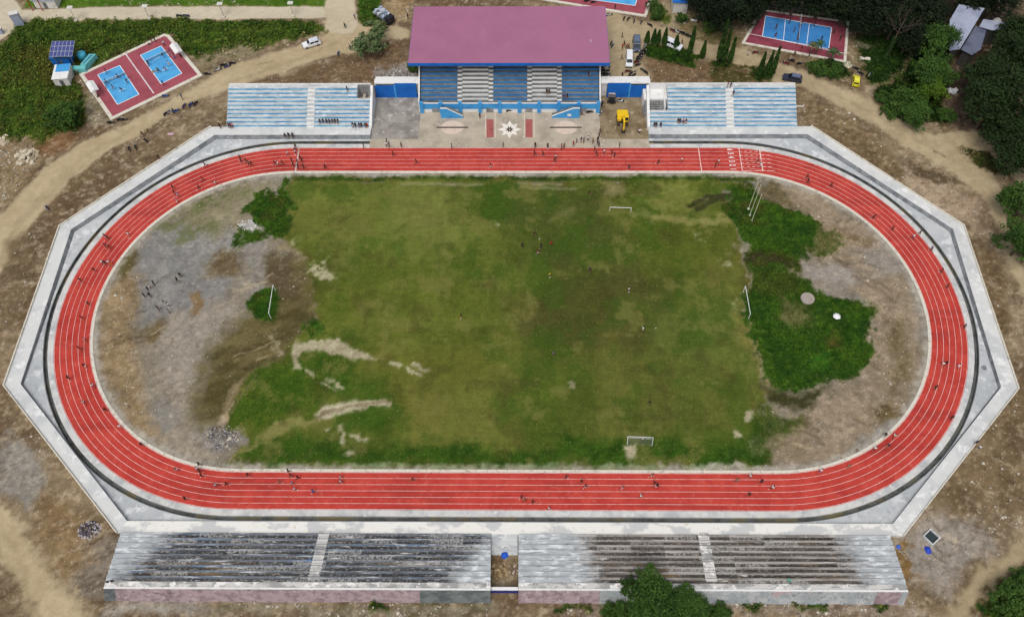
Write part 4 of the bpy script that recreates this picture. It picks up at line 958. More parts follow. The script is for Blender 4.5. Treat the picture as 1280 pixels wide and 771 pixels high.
def old_stand(label, cf, cb, cw, n, m1, m2, walls, aisle):
    """cf: front edge (xa, xb, y), cb: back edge at the top, cw: foot of the leaning rear wall"""
    t = thing('old_stand', label, 'bleachers', ((cf[0]+cf[1])/2, cf[2], 0)); ox, oy = (cf[0]+cf[1])/2, cf[2]
    zf, zt = .95, 3.3; dep = cf[2]-cb[2]-1.25
    ex = lambda y: (cf[0]+(cb[0]-cf[0])*(cf[2]-y)/(cf[2]-cb[2]), cf[1]+(cb[1]-cf[1])*(cf[2]-y)/(cf[2]-cb[2]))
    for i in range(n):
        y0 = cf[2]-i*dep/n; y1 = cf[2]-(i+1)*dep/n; z = zf+(i+1)*(zt-zf)/n; ym = y0-(y0-y1)*.42
        for nm, ya, yb_, mm, dz in (('nosing', y0, ym, m2, 0), ('tread', ym-.002, y1, m1, -.015)):
            a = ex(ya); b = ex(yb_)
            MB().hexa([(a[0]-ox,ya-oy,-.5),(a[1]-ox,ya-oy,-.5),(b[1]-ox,yb_-oy,-.5),(b[0]-ox,yb_-oy,-.5)], [(a[0]-ox,ya-oy,z+dz),(a[1]-ox,ya-oy,z+dz),(b[1]-ox,yb_-oy,z+dz),(b[0]-ox,yb_-oy,z+dz)]).build(nm, mm, t)
        ax = aisle[0]+(aisle[1]-aisle[0])*(i+.5)/n
        MB().box(ax-.95-ox, ax+.95-ox, y0-oy+.02-(y0-y1)*.1, y0-oy+.3, zf, z-.09).build('stair_step', M_LEDGE, t)
        MB().box(ax-.95-ox, ax+.95-ox, y0-(y0-y1)*.62-oy, y0-oy-.12, z-.1, z+.035).build('stair_step', M_LEDGE, t)
    ya, yb_ = cf[2]-dep, cb[2]; a = ex(ya-.002); b = (cb[0], cb[1])
    MB().hexa([(a[0]-ox,ya-.002-oy,-.5),(a[1]-ox,ya-.002-oy,-.5),(b[1]-ox,yb_-oy,-.5),(b[0]-ox,yb_-oy,-.5)], [(a[0]-ox,ya-.002-oy,zt+.12),(a[1]-ox,ya-.002-oy,zt+.12),(b[1]-ox,yb_-oy,zt+.12),(b[0]-ox,yb_-oy,zt+.12)]).build('top_ledge', M_LEDGE, t)
    MB().box(b[0]-ox, b[1]-ox, yb_-oy+.02, yb_-oy+.3, zt+.122, zt+.26).build('coping', M_WHITE, t)
    for f0_, f1_, m in walls:
        lo = lambda f: cw[0]+(cw[1]-cw[0])*f; hi = lambda f: b[0]+(b[1]-b[0])*f
        MB().hexa([(lo(f0_)-ox,cw[2]-oy,-.4),(lo(f1_)-ox,cw[2]-oy,-.4),(hi(f1_)-ox,yb_-oy-.004,-.4),(hi(f0_)-ox,yb_-oy-.004,-.4)],
                  [(hi(f0_)-ox,yb_-oy-.1,zt+.1),(hi(f1_)-ox,yb_-oy-.1,zt+.1),(hi(f1_)-ox,yb_-oy-.004,zt+.1),(hi(f0_)-ox,yb_-oy-.004,zt+.1)]).build('rear_wall', m, t)
    return t
fl, bl_, wl = [at(150,671,.95), at(613.5,671,.95)], [at(130,734,3.4), at(613,739,3.4)], [at(131,747), at(613,757)]
old_stand('weathered grey stand with worn blue edges and a faded pink rear wall', (fl[0][0], fl[1][0], -48.33), (bl_[0][0], bl_[1][0], (bl_[0][1]+bl_[1][1])/2), (wl[0][0], wl[1][0], -60.1), 9, M_L1, M_L2,
          [(0,.03,M_DKPATCH),(.0302,.818,M_PINKW),(.8182,1,M_DKPATCH)], (at(404,675,1.2)[0], at(392,724,3.2)[0]))
fl, bl_, wl = [at(648,671,.95), at(1113,672,.95)], [at(648,738,3.4), at(1135,739,3.4)], [at(648,756), at(1130,757)]
old_stand('weathered brown stand with a blue grey rear wall and a tree behind it', (fl[0][0], fl[1][0], -48.33), (bl_[0][0], bl_[1][0], (bl_[0][1]+bl_[1][1])/2), (wl[0][0], wl[1][0], -60.1), 9, M_R1, M_R2,
          [(0,.21,M_PINKW),(.2102,.92,M_GREYW),(.9202,.985,M_PINKW),(.9852,1,M_GREYW)], (at(880,675,1.2)[0], at(889,724,3.2)[0]))
# passage between them
pg = thing('stairs', 'narrow grey stairs leading down between the two old stands', 'stairs', (-.4, -48.3, 0))
for k in range(5): MB().box(-2.35, 2.35, -.7*(k+1), -.7*k-.003, -.5, .85-.17*k).build('step', M_TREAD, pg)
MB().box(-2.35, 2.35, -9.4, -3.51, -.5, .05).build('floor', M_MUD, pg)
bm_ = thing('beam', 'white topped dark blue beam across the passage between the old stands', 'beam', (-.4, -58.4, 0))
MB().box(-2.45, 2.45, 0, .55, 2.2, 2.6).build('cap', M_WHITE, bm_); MB().box(-2.45, 2.45, -.1, -.003, .9, 2.45).build('face', mat('navy_paint', C(48,52,120), .7), bm_)
for s in (-2.3, 2.1): MB().box(s, s+.2, .05, .5, -.3, 2.19).build('post', M_GREY, bm_)

# ------------------------------------------------------------------ sports courts
M_CRED = mat('court_red', C(156,78,88), .9, [(C(140,68,78), .25, .45, .62), (C(168,94,100), 1, .6, .72), (C(200,150,150), 3, .7, .8, (1,1,1), 5, .5)], world=True)
M_CBLUE = mat('court_blue', C(82,164,216), .9, [(C(70,146,202), .3, .48, .65), (C(110,180,222), 1, .62, .74)], world=True)
M_CRED2 = mat('court_dark_red', C(138,64,78), .9, [(C(118,52,66), .25, .45, .62)], world=True)
M_CBLUE2 = mat('court_deep_blue', C(58,128,190), .9, [(C(50,112,174), .3, .48, .65)], world=True)
M_WL = mat('court_line', C(232,234,236), .8)
M_NET = mat('net_mesh', C(60,64,70), .9, alpha=.5)
M_STEEL = mat('steel', C(120,124,128), .5, metal=.6)
def inset(q, d):
    c = (sum(p[0] for p in q)/len(q), sum(p[1] for p in q)/len(q)); n = len(q); out = []
    for i in range(n):
        a, p, b = Vector(q[i-1]), Vector(q[i]), Vector(q[(i+1) % n])
        e1 = (p-a).normalized(); e2 = (b-p).normalized()
        n1 = Vector((-e1.y, e1.x)); n2_ = Vector((-e2.y, e2.x))
        if n1.dot(Vector(c)-p) < 0: n1 = -n1
        if n2_.dot(Vector(c)-p) < 0: n2_ = -n2_
        m = (n1+n2_); m = m/(m.dot(n1)); out.append(tuple(p+m*d))
    return out
def seg(mb, a, b, w, z):
    a = Vector(a); b = Vector(b); dd = (b-a).normalized(); n_ = Vector((-dd.y, dd.x))*w/2
    mb.add([(*(a-n_), z), (*(b-n_), z), (*(b+n_), z), (*(a+n_), z)], [(0,1,2,3)])
def lerp(a, b, t): return (a[0]+(b[0]-a[0])*t, a[1]+(b[1]-a[1])*t)
def court(outer, blues, nets, red, blue, kerb=.9, lines=True, z=.18, mids=()):
    sl = struct(MB().prism(outer, -.4, z).build('court_slab', M_KERB))
    MB().add([(*p, z+.004) for p in inset(outer, kerb)], [tuple(range(len(outer)))]).build('court_surface', red, sl)
    for b in blues:
        MB().add([(*p, z+.008) for p in b], [(0,1,2,3)]).build('playing_area', blue, sl)
        ln = MB()
        for i in range(4): seg(ln, b[i], b[(i+1) % 4], .16, z+.012)
        ln.build('court_line', M_WL, sl)
    if mids:
        ln = MB()
        for a, b in mids: seg(ln, a, b, .14, z+.013)
        ln.build('court_line', M_WL, sl)
    for lb, a, b, h in nets:
        n = thing('volleyball_net', lb, 'net', (*lerp(a, b, .5), z)); c = lerp(a, b, .5)
        aa = (a[0]-c[0], a[1]-c[1]); bb = (b[0]-c[0], b[1]-c[1])
        for p in (aa, bb): MB().tube((*p, 0), (*p, h+.1), .06).build('post', M_STEEL, n)
        MB().add([(*aa, h-.9), (*bb, h-.9), (*bb, h), (*aa, h)], [(0,1,2,3)]).build('mesh', M_NET, n)
        MB().tube((*aa, h), (*bb, h), .035, n=5).build('tape', M_WL, n)
    return sl
qA = [at(122.4,94.4), at(150,82.7), at(174.2,119), at(147.3,131.6)]
qB = [at(175.7,70), at(201.7,58.4), at(227.7,92.6), at(201.7,105.8)]
cs_ = court([at(99.2,93.7), at(205,43), at(212,44.5), at(253.5,94.8), at(138.9,151)], [qA, qB],
      [('volleyball net across the blue court nearer the solar panels', lerp(qA[0],qA[3],.47), lerp(qA[1],qA[2],.47), 2.3),
       ('volleyball net across the blue court nearer the white canopy by the road', lerp(qB[0],qB[3],.42), lerp(qB[1],qB[2],.42), 2.3)], M_CRED, M_CBLUE)
ds = MB(); a, b = at(157.6,68.8), at(192.9,118)
for i in range(30): seg(ds, lerp(a,b,i/30), lerp(a,b,(i+.6)/30), .35, .19)
ds.build('dashed_line', M_WL, cs_)
for q in (qA, qB):      # small marks within each blue court
    ln = MB()
    for t0, t1 in ((.28,.28),(.68,.68)): seg(ln, lerp(lerp(q[0],q[3],t0),lerp(q[1],q[2],t0),.35), lerp(lerp(q[0],q[3],t0),lerp(q[1],q[2],t0),.65), .12, .192)
    ln.build('court_line', M_WL, cs_)
# right court (darker)
b4 = [at(956.7,20.8), at(1039.2,35.3), at(1035.7,62.2), at(952.8,46.7)]
ro = [at(951.5,12.5), at(1061.5,27.6), at(1057.5,79), at(926.5,55)]
sl_ = court(ro, [b4], [('long net across the deep blue court on the right', at(998.5,27), at(995.3,58), 2.3)], M_CRED2, M_CBLUE2, .7,
      mids=[(at(981.5,25), at(979,52)), (at(1011.5,30.5), at(1008,57)), (at(936,43), at(1056,68))])
fn = thing('perimeter_fence', 'grey mesh fence with steel posts behind the right hand court', 'fence', (*lerp(ro[0],ro[1],.5), 0))
c = lerp(ro[0],ro[1],.5); f1 = MB(); 
for i in range(13):
    p = lerp(ro[0],ro[1],i/12); MB().tube((p[0]-c[0],p[1]-c[1]+.4,-.1),(p[0]-c[0],p[1]-c[1]+.4,2.6),.06).build('post', M_STEEL, fn)
for zz_ in (.9,1.7,2.55): MB().tube((ro[0][0]-c[0],ro[0][1]-c[1]+.4,zz_),(ro[1][0]-c[0],ro[1][1]-c[1]+.4,zz_),.05).build('rail', M_STEEL, fn)
# court above the grandstand, only its corner in the picture
ob_ = [at(668,-26), at(820,-26), at(806,21), at(757,13.5), at(700,5)]
tc = [at(700,-22), at(800.5,-15), at(793.8,8), at(705,-4)]
court([at(672,-30), at(823,-26), at(808,22), at(757,14), at(672,0)], [tc], [], M_CRED, M_CBLUE, .8)
# ------------------------------------------------------------------ trees
M_BARK = mat('bark', C(92,80,66), .95, [(C(64,54,44), 4, .45, .6)])
def crown_mesh(name, lobes, n, size, dark, light, seed, droop=.9, shell=.55):
    r = np.random.default_rng(seed); cx, cy, cz, cc = [], [], [], []
    vol = np.array([l[3]*l[4] for l in lobes]); per = np.maximum((vol/vol.sum()*n).astype(int), 8)
    for (x, y, z, rx, rz), m in zip(lobes, per):
        # each lobe is a loose bunch of smaller sprays
        ns = max(4, m//26); dv = r.normal(size=(ns, 3)); dv /= np.linalg.norm(dv, axis=1)[:, None]; dv[:, 2] = np.where(dv[:, 2] < -.35, -dv[:, 2], dv[:, 2])
        sp = dv*r.uniform(shell, 1.08, (ns, 1))
        k = r.integers(0, ns, m); o = r.normal(size=(m, 3))*.17
        q = sp[k]+o
        cx.append(x+q[:, 0]*rx); cy.append(y+q[:, 1]*rx); cz.append(z+q[:, 2]*rz)
        tone = np.clip(r.uniform(0, 1)*.35+r.uniform(0, 1, ns)[k]*.45+r.uniform(0, 1, m)*.35, 0, 1)[:, None]
        cc.append(c3(*dark)*(1-tone)+c3(*light)*tone)
    cx, cy, cz, cc = np.concatenate(cx), np.concatenate(cy), np.concatenate(cz), np.concatenate(cc)
    V, F, cc = leaf_quads(cx, cy, cz, r.uniform(.6, 1.3, len(cx))*size, droop, cc, r)
    return tri_mesh(name, V, F, cc, M_LEAF)
def lobes_of(rad, h, n, seed, zlo=.4):
    r = random.Random(seed); L = [(0, 0, h-rad*.5, rad*.62, rad*.5)]
    for i in range(n):
        a = r.uniform(0, 2*pi); d_ = rad*r.uniform(.35, .78); z = h*r.uniform(zlo, .86)-d_*.12
        s = rad*r.uniform(.3, .52); L.append((d_*cos(a), d_*sin(a), z, s, s*.8))
    return L
def trunk_mesh(name, h, r_, lobes, seed):
    m = MB(); r = random.Random(seed); top = h*.5
    bx, by = r.uniform(-.2, .2), r.uniform(-.2, .2)
    m.tube((0,0,-.3), (bx,by,top), r_, r_*.6, 8)
    for x, y, z, rx, rz in lobes[:9]: m.tube((bx,by,top*r.uniform(.75,1)), (x*.8,y*.8,z), r_*.4, r_*.1, 5)
    return m.mesh(name)
TREES = {}
def proto(kind):
    if kind in TREES: return TREES[kind]
    k = kind[-1]; sd = sum(map(ord, kind))
    if kind.startswith('dense'):
        L_ = lobes_of(6, 11, 16, sd); c = crown_mesh('crown', L_, 7500, .3, (9,19,8), (46,66,30), sd); t = trunk_mesh('trunk', 11, .4, L_, sd)
    elif kind.startswith('dark'):
        L_ = lobes_of(6, 11, 15, sd); c = crown_mesh('crown', L_, 6000, .32, (8,16,8), (32,46,22), sd); t = trunk_mesh('trunk', 11, .4, L_, sd)
    elif kind.startswith('leafy'):
        L_ = lobes_of(5, 8.5, 15, sd); c = crown_mesh('crown', L_, 7000, .25, (20,44,12), (74,104,42), sd); t = trunk_mesh('trunk', 8.5, .3, L_, sd)
    elif kind.startswith('lime'):
        L_ = lobes_of(4, 6, 12, sd); c = crown_mesh('crown', L_, 3800, .26, (26,52,12), (96,124,36), sd); t = trunk_mesh('trunk', 6, .2, L_, sd)
    elif kind.startswith('thin'):
        L_ = lobes_of(5.5, 7, 22, sd, .35); L_ = [(x, y, z, a*.8, b*.8) for x, y, z, a, b in L_]; c = crown_mesh('crown', L_, 3000, .33, (30,56,24), (112,128,84), sd, shell=.2); t = trunk_mesh('trunk', 7, .22, L_, sd)
    elif kind.startswith('bush'):
        L_ = lobes_of(3, 3, 10, sd, .25); c = crown_mesh('crown', L_, 3000, .22, (24,48,14), (72,100,40), sd); t = trunk_mesh('trunk', 3, .12, L_, sd)
    elif kind.startswith('mast'):
        r = np.random.default_rng(sd); n = 1300; h = r.uniform(0.04, 1, n); rad = (.62*(1-h**1.8)+.06)*np.minimum(1, .55+h*2); a = r.uniform(0, 2*pi, n); q = r.uniform(.6, 1.05, n)
        tone = (r.uniform(0, 1, n)*.6+.4*r.uniform(0, 1, 12)[(h*11).astype(int)])[:, None]; cc = c3(18,40,12)*(1-tone)+c3(62,92,34)*tone
        V, F, cc = leaf_quads(rad*q*np.cos(a), rad*q*np.sin(a), .4+h*7.8, r.uniform(.16, .34, n), 1.2, cc, r)
        c = tri_mesh('crown', V, F, cc, M_LEAF); t = MB().tube((0,0,-.3), (0,0,7.6), .13, .04, 6).mesh('trunk')
    t.materials.append(M_BARK) if not t.materials else None
    TREES[kind] = (c, t); return TREES[kind]
def tree(kind, label, px, py, zc_, sc=1.0, h=1.0, group=None, name='tree', cat='tree', rz=None):
    """px, py is where the middle of the crown (height zc_) shows"""
    x, y = at(px, py, zc_); t = thing(name, label, cat, (x, y, gh(x, y)), rnd.uniform(0, 6.28) if rz is None else rz, group)
    c, k = proto(kind); a = link('crown', c, t); b = link('trunk', k, t); t.scale = (sc, sc, sc*h)
    return t
tree('thin1', 'loose pale leafed tree beside the road junction left of the grandstand', 463, 50, 3.6, 1.0)
tree('leafy1', 'large dense green tree behind the brown old stand', 813, 748, 5, 1.0, group=None)
tree('leafy2', 'smaller dark green tree touching the large one behind the brown old stand', 861, 757, 3.2, .7)
tree('bush1', 'feathery dark green bush at the road side below the left courts', 82, 148, 1.6, 1.55)
tree('bush2', 'green bush in the lower right corner beside the dirt road', 1274, 752, 2, 1.5)
tree('bush3', 'low green bush at the right edge above the lower right corner', 1285, 728, 1.5, 1.1)
tree('bush3', 'low bush left of the large tree behind the brown old stand', 772, 768, 1, .8)
tree('bush1', 'small yellowish bush right of the two trees behind the brown old stand', 903, 766, .8, .6)
# trees along the right edge and round the grey roofed hall
for i, (kd, px, py, z, sc, h, lb) in enumerate([
    ('dense1', 1240, 96, 8, .95, 1.0, 'dense dark tree whose crown covers the lower end of the grey roofs'),
    ('dense2', 1276, 72, 8, 1.1, 1.0, 'broad dark tree at the right edge, level with the grey roofed hall'),
    ('dense3', 1238, 132, 7, 1.1, 1.0, 'dark spreading tree standing above the fork in the dirt road'),
    ('dense1', 1272, 128, 8, 1.25, 1.0, 'broad dark tree at the right edge above the road fork'),
    ('dense2', 1262, 166, 6, .9, .9, 'smaller dark tree just above the right branch of the forked road'),
    ('dense3', 1284, 190, 7, 1.0, .9, 'dark tree cut by the right edge below the forked road branch'),
    ('leafy2', 1281, 247, 6, 1.0, 1.0, 'upper of the two bright edged trees leaning over the road at the right edge'),
    ('leafy1', 1281, 298, 6, 1.05, 1.0, 'lower of the two bright edged trees leaning over the road at the right edge'),
    ('dense3', 1284, 34, 9, .9, 1.1, 'dark tree right of the small white roof of the grey hall'),
    ('dark1', 1252, -8, 9, 1.0, 1.1, 'dark tree at the top edge behind the grey hall'),
    ('leafy1', 1168, 56, 6, 1.05, 1.2, 'green tree against the left wall of the grey roofed hall'),
    ('leafy2', 1162, 88, 6, 1.0, 1.0, 'dark green tree below the left end of the grey roofed hall'),
    ('lime1', 1163, 112, 4, 1.0, 1.0, 'lime green tree between the hall and the dirt road'),
    ('bush2', 1178, 95, 4, 1.2, 1.6, 'yellow green bush below the left wall of the grey hall'),
    ('leafy2', 1150, 138, 4, .8, .7, 'round green tree at the edge of the road above its fork'),
    ('bush1', 1122, 133, 2, 1.2, 1.0, 'low dark bush beside the start of the small footpath'),
    ('bush3', 1106, 121, 1.5, .75, 1.0, 'small bush at the lower end of the footpath'),
    ('bush2', 1143, 121, 3, 1.25, 1.2, 'green bush right of the small footpath'),
    ('bush3', 1185, 140, 2, .9, .8, 'thin bush at the top of the bare slope above the road fork')]):
    tree(kd, lb, px, py, z, sc, h, 'trees round the grey roofed hall')
TOPS = [(880,-8,9,.9),(898,-14,9,.9),(916,2,9,.95),(936,4,7,.7),(938,-18,9,1.1),(966,-20,9,1.0),(1000,-16,9,.95),(1032,-12,9,1.0),(1062,-4,9,.85),(1081,14,8,.8),(1098,-4,10,1.1),(1124,18,8,1.0),(1140,40,7,.85),(1150,2,10,1.1),(1176,-2,9,.8),(1212,-14,9,1.0)]
for i, (px, py, z, sc) in enumerate(TOPS):
    tree('dark'+str(1+i % 3), 'very dark dense tree in the wood along the top edge, ' + ['first','second','third','fourth','fifth','sixth','seventh','eighth','ninth','tenth','eleventh','twelfth','thirteenth','fourteenth','fifteenth','sixteenth','seventeenth','eighteenth'][sorted(range(len(TOPS)), key=lambda j: TOPS[j][0]).index(i)]+' from the left', px, py, z, sc, 1.0, 'trees of the dark wood')
# slender columnar trees: foot and tip as the picture shows them
def hgt(b, t):
    d0 = hypot(*(np.array(at(*b))-np.array((CX0,CY0)))); d1 = hypot(*(np.array(at(*t))-np.array((CX0,CY0)))); return CH*(1-d0/d1)
MAST = [((808,56),(809.3,39)), ((816,56.5),(817.6,36.5)), ((821.6,56.5),(823.5,37.5)), ((829.5,58),(832.5,35)), ((844,61.5),(845.5,44)), ((862,67),(867.5,33)), ((877,74),(883,51)),
        ((897,78),(902,25)), ((903.5,78.5),(909,34)), ((911,80.5),(919,47)), ((948,96),(956,66)), ((956.5,98),(963.5,63)), ((962,100),(971,57))]
for i, (b, t) in enumerate(MAST):
    x, y = at(*b); h = hgt(b, t)
    g = thing('columnar_tree', ['slender columnar tree at the left end of the row beside the parked vans','second slender columnar tree of the row beside the parked vans','third slender columnar tree of the row beside the parked vans','columnar tree just left of the long white van','columnar tree standing in front of the long white van','tall lone columnar tree right of the long white van','short leaning columnar tree with a bent tip right of the white van',
              'tallest columnar tree, left of the three behind the right terrace','middle columnar tree of the tall three behind the right terrace','right columnar tree of the tall three behind the right terrace','left columnar tree of the three near the dark car','middle columnar tree of the three near the dark car','right columnar tree of the three near the dark car'][i], 'tree', (x, y, gh(x, y)), i*1.3, 'slender columnar trees')
    c, k = proto('mast'+str(1+i % 3)); link('crown', c, g); link('trunk', k, g); g.scale = (1.05, 1.05, h/8.2)
# bare leaning tree with creeper on its trunk
bt = thing('bare_tree', 'leafless leaning tree with a creeper covered trunk in front of the dark wood', 'tree', (*at(1105,76), 0))
m = MB(); r = random.Random(3); P0 = Vector((0,0,-.2)); 
pts = [P0, Vector((.5,.6,4)), Vector((.9,1.3,8)), Vector((1.4,2,11))]
for a, b, ra, rb_2 in zip(pts, pts[1:], (.35,.28,.2), (.28,.2,.1)): m.tube(a, b, ra, rb_2, 7)
def br(p, d_, l, r_, dep):
    q = p+d_*l; m.tube(p, q, r_, r_*.55, 5)
    if dep:
        for k in range(3): br(q if k else p+d_*l*.6, (d_+Vector((r.uniform(-.8,.8), r.uniform(-.8,.8), r.uniform(-.1,.6)))).normalized(), l*.66, r_*.5, dep-1)
for k in range(7): br(pts[2]+Vector((0,0,k*.4-.8)), Vector((cos(k*2.4), sin(k*2.4), .7)).normalized(), 2.6, .1, 3)
mb_ = mat('pale_bark', C(66,56,48), .9); m.build('trunk', mb_, bt)
rg = np.random.default_rng(2); h_ = rg.uniform(.2, 6.5, 700); a_ = rg.uniform(0, 6.28, 700); q_ = rg.uniform(.3, .62, 700)
V, F, cc = leaf_quads(.12*h_+q_*np.cos(a_), .16*h_+q_*np.sin(a_), h_, rg.uniform(.12, .26, 700), 1.2, c3(30,62,18)*rg.uniform(.6, 1.6, (700, 1)), rg)
link('creeper', tri_mesh('creeper', V, F, cc, M_LEAF), bt)
# plants with long arching leaves by the right court
def plant(label, px, py, h, nl, ln, c0, c1, seed):
    x, y = at(px, py); g = thing('palm', label, 'palm', (x, y, gh(x, y))); r = random.Random(seed); m = MB(); cl = []
    MB().tube((0,0,-.2), (.1,.1,h), .14, .1, 7).build('trunk', M_BARK, g)
    for k in range(nl):
        a = k*2*pi/nl+r.uniform(-.3,.3); c, s = cos(a), sin(a); w = ln*.13
        for j in range(6):
            t0, t1 = j/6, (j+1)/6
            p = lambda t: (ln*t*cos(t*.5), h+ln*.55*sin(t*2.6)-t*t*.5)
            (x0,z0),(x1,z1) = p(t0), p(t1); w0, w1 = w*sin(pi*(.15+.8*t0)), w*sin(pi*(.15+.8*t1))
            m.add([(.1+x0*c-w0*s,.1+x0*s+w0*c,z0),(.1+x0*c+w0*s,.1+x0*s-w0*c,z0),(.1+x1*c+w1*s,.1+x1*s-w1*c,z1),(.1+x1*c-w1*s,.1+x1*s+w1*c,z1)], [(0,1,2,3)])
    m.build('fronds', mat('frond', C(*c0), .6, [(C(*c1), 1.5, .4, .65)]), g)
plant('small palm with brownish fronds below the right court', 1011, 71, 3, 9, 1.9, (56,66,34), (104,92,54), 1)
plant('small green palm right of the brownish one below the right court', 1019, 69, 3, 9, 2.0, (36,62,28), (60,86,40), 2)
plant('broad leaved palm at the lower right of the right court', 1036, 79, 2.6, 8, 2.2, (30,58,26), (52,84,36), 3)
tree('bush1', 'bush below the right court beside the palms', 1022, 86, 1.2, .9, 1.0)
tree('bush2', 'bush at the lower right corner of the right court', 1043, 90, 1.2, .8, 1.0)
tree('bush3', 'small yellow green shrub beside the upper court', 820, 20, 1, .6, 1.2)
tree('bush2', 'dark shrub left of the blue roofed house', 818, 8, 1.5, .7, 1.3)
tree('bush1', 'shrub below the blue roofed house', 852, 22, 1.2, .6, 1.2)
tree('bush3', 'green shrub behind the tall columnar trees', 888, 32, 1.5, .9, 1.0)
tree('bush1', 'green shrub under the pale leafed tree at the junction', 473, 36, 1.2, .7, 1.0)
tree('bush3', 'small bush against the left end of the grandstand', 518, 86, 1, .6, 1.0)

# ------------------------------------------------------------------ buildings and other fixtures
M_SHEET = mat('grey_roof_sheet', C(164,170,190), .5, [(C(140,146,168), .25, .45, .62), (C(184,188,204), .8, .6, .74)], metal=.1)
M_SHEET_SHADE = mat('shaded_roof_sheet', C(104,110,130), .55, [(C(84,90,110), .3, .45, .62), (C(128,134,150), .9, .6, .74)], metal=.1)  # darker copy of the grey sheet, with the roof slope's shade in its colour
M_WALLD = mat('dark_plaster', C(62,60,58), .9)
M_WALLW = mat('plaster_wall', C(206,204,198), .85, [(C(180,176,168), .8, .5, .68)])
def roofed(t, px, z, m, wall, slope=0.0):
    pts = [at(a, b, z) for a, b in px]; ox, oy = t.location.x, t.location.y
    P_ = [(x-ox, y-oy) for x, y in pts]; y0 = min(p[1] for p in P_); n = len(P_)
    f = lambda p: z+(p[1]-y0)*slope
    MB().add([(x,y,f((x,y))) for x, y in P_]+[(x,y,f((x,y))-.12) for x, y in P_], [tuple(range(n)), tuple(range(2*n-1,n-1,-1))]+[(i,(i+1)%n,(i+1)%n+n,i+n) for i in range(n)]).build('roof', m, t)
    q = inset(P_, .5)
    MB().add([(x,y,f((x,y))-.13) for x, y in q]+[(x,y,-.3) for x, y in q], [tuple(range(n)), tuple(range(2*n-1,n-1,-1))]+[(i,(i+1)%n,(i+1)%n+n,i+n) for i in range(n)]).build('wall', wall, t)
h1 = thing('hall', 'large hall with a pale blue grey sheet roof among the trees at the upper right', 'hall', (*at(1200,60), 0))
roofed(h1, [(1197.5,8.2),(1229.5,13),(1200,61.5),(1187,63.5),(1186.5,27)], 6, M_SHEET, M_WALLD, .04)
h2 = thing('hall_shaded_slope', 'shaded right slope of the hall roof, coloured darker and built as a lower annex', 'annex', (*at(1212,70), 0))  # shaded slope of the same gable, built as its own lower block
roofed(h2, [(1219.5,32.5),(1233,38),(1226,62),(1215,69),(1201.5,62)], 4.6, M_SHEET_SHADE, M_WALLD)
h3 = thing('shed', 'small shed with a light sheet roof between the annex and the trees', 'shed', (*at(1240,40), 0))
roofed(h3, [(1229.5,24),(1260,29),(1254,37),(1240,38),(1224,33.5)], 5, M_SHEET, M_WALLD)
h4 = thing('house', 'small house with a bright blue roof at the top edge', 'house', (*at(850,6), 0))
roofed(h4, [(839,-16),(865,-13),(863,4.6),(841,3.2)], 3.6, M_DEEP, M_WALLW)
w = thing('water_tank', 'white plastic tank behind the roofs of the grey hall', 'tank', (*at(1247,26,2), 0)); MB().lathe([(.0,0),(1.1,0),(1.15,1.6),(.9,2.2),(.3,2.5),(0,2.5)]).build('body', M_WALLW, w, True); MB().lathe([(0,2.5),(.3,2.5),(.3,2.65),(0,2.65)]).build('lid', M_WHITE, w)
M_PANEL = mat('solar_cell', C(62,70,128), .25, [(C(76,84,146), 2, .5, .7)], spec=.6)
M_TURQ = mat('turquoise_paint', C(108,184,186), .7, [(C(84,160,166), 1, .5, .68)])
sp = [at(64.9,51.9,5.2), at(93.4,51.2,5.2), at(90.2,70.7,4.2), at(61,71,4.2)]; c = (sum(p[0] for p in sp)/4, sum(p[1] for p in sp)/4)
so_l = thing('solar_array', 'blue solar panel array on a raised frame beside the left courts', 'solar panels', (*c, 0))
q_ = [(p[0]-c[0], p[1]-c[1], z) for p, z in zip(sp, (5.2,5.2,4.2,4.2))]
def q3(u, v): 
    a = Vector(q_[0]).lerp(Vector(q_[1]), u); b = Vector(q_[3]).lerp(Vector(q_[2]), u); return a.lerp(b, v)
fr_ = MB(); n_ = Vector((0,0,.06)); cor = [q3(0,0),q3(1,0),q3(1,1),q3(0,1)]
fr_.hexa([p-n_ for p in cor][::-1], [p for p in cor][::-1]); fr_.build('frame', mat('aluminium', C(190,194,204), .4, metal=.5), so_l)
for i in range(6):
    for j in range(3):
        e = .012; pp = [q3((i+e*6)/6,(j+e*4)/3), q3((i+1-e*6)/6,(j+e*4)/3), q3((i+1-e*6)/6,(j+1-e*4)/3), q3((i+e*6)/6,(j+1-e*4)/3)]
        MB().add([p+Vector((0,0,.03)) for p in pp], [(0,1,2,3)]).build('solar_panel', M_PANEL, so_l)
for u in (.15,.85):
    for v in (.1,.9): p = q3(u,v); MB().tube((p.x,p.y,-.2),(p.x,p.y,p.z-.06),.1).build('leg', M_STEEL, so_l)
def boxthing(name, label, cat, px, py, parts, rz=0, group=None, z=None):
    x, y = at(px, py); t = thing(name, label, cat, (x, y, gh(x, y) if z is None else z), rz, group)
    for nm, m, bx in parts: MB().box(*bx).build(nm, m, t, bevel=.02)
    return t
M_PIPE = mat('blue_steel', C(40,96,150), .5, metal=.2)
boxthing('pump_house', 'deep blue pump house under the solar panel array', 'pump house', 81, 80, [('body', M_DEEP, (-2.4,2.2,-1,2,-.3,2.4)), ('roof', M_PIPE, (-2.6,2.4,-1.2,2.2,2.41,2.55)), ('door', M_STEEL, (-.5,.5,-1.06,-1.005,0,1.9))])
t = thing('stepped_wall', 'turquoise L shaped wall of the water point beside the left courts', 'wall', (*at(92,89), 0))
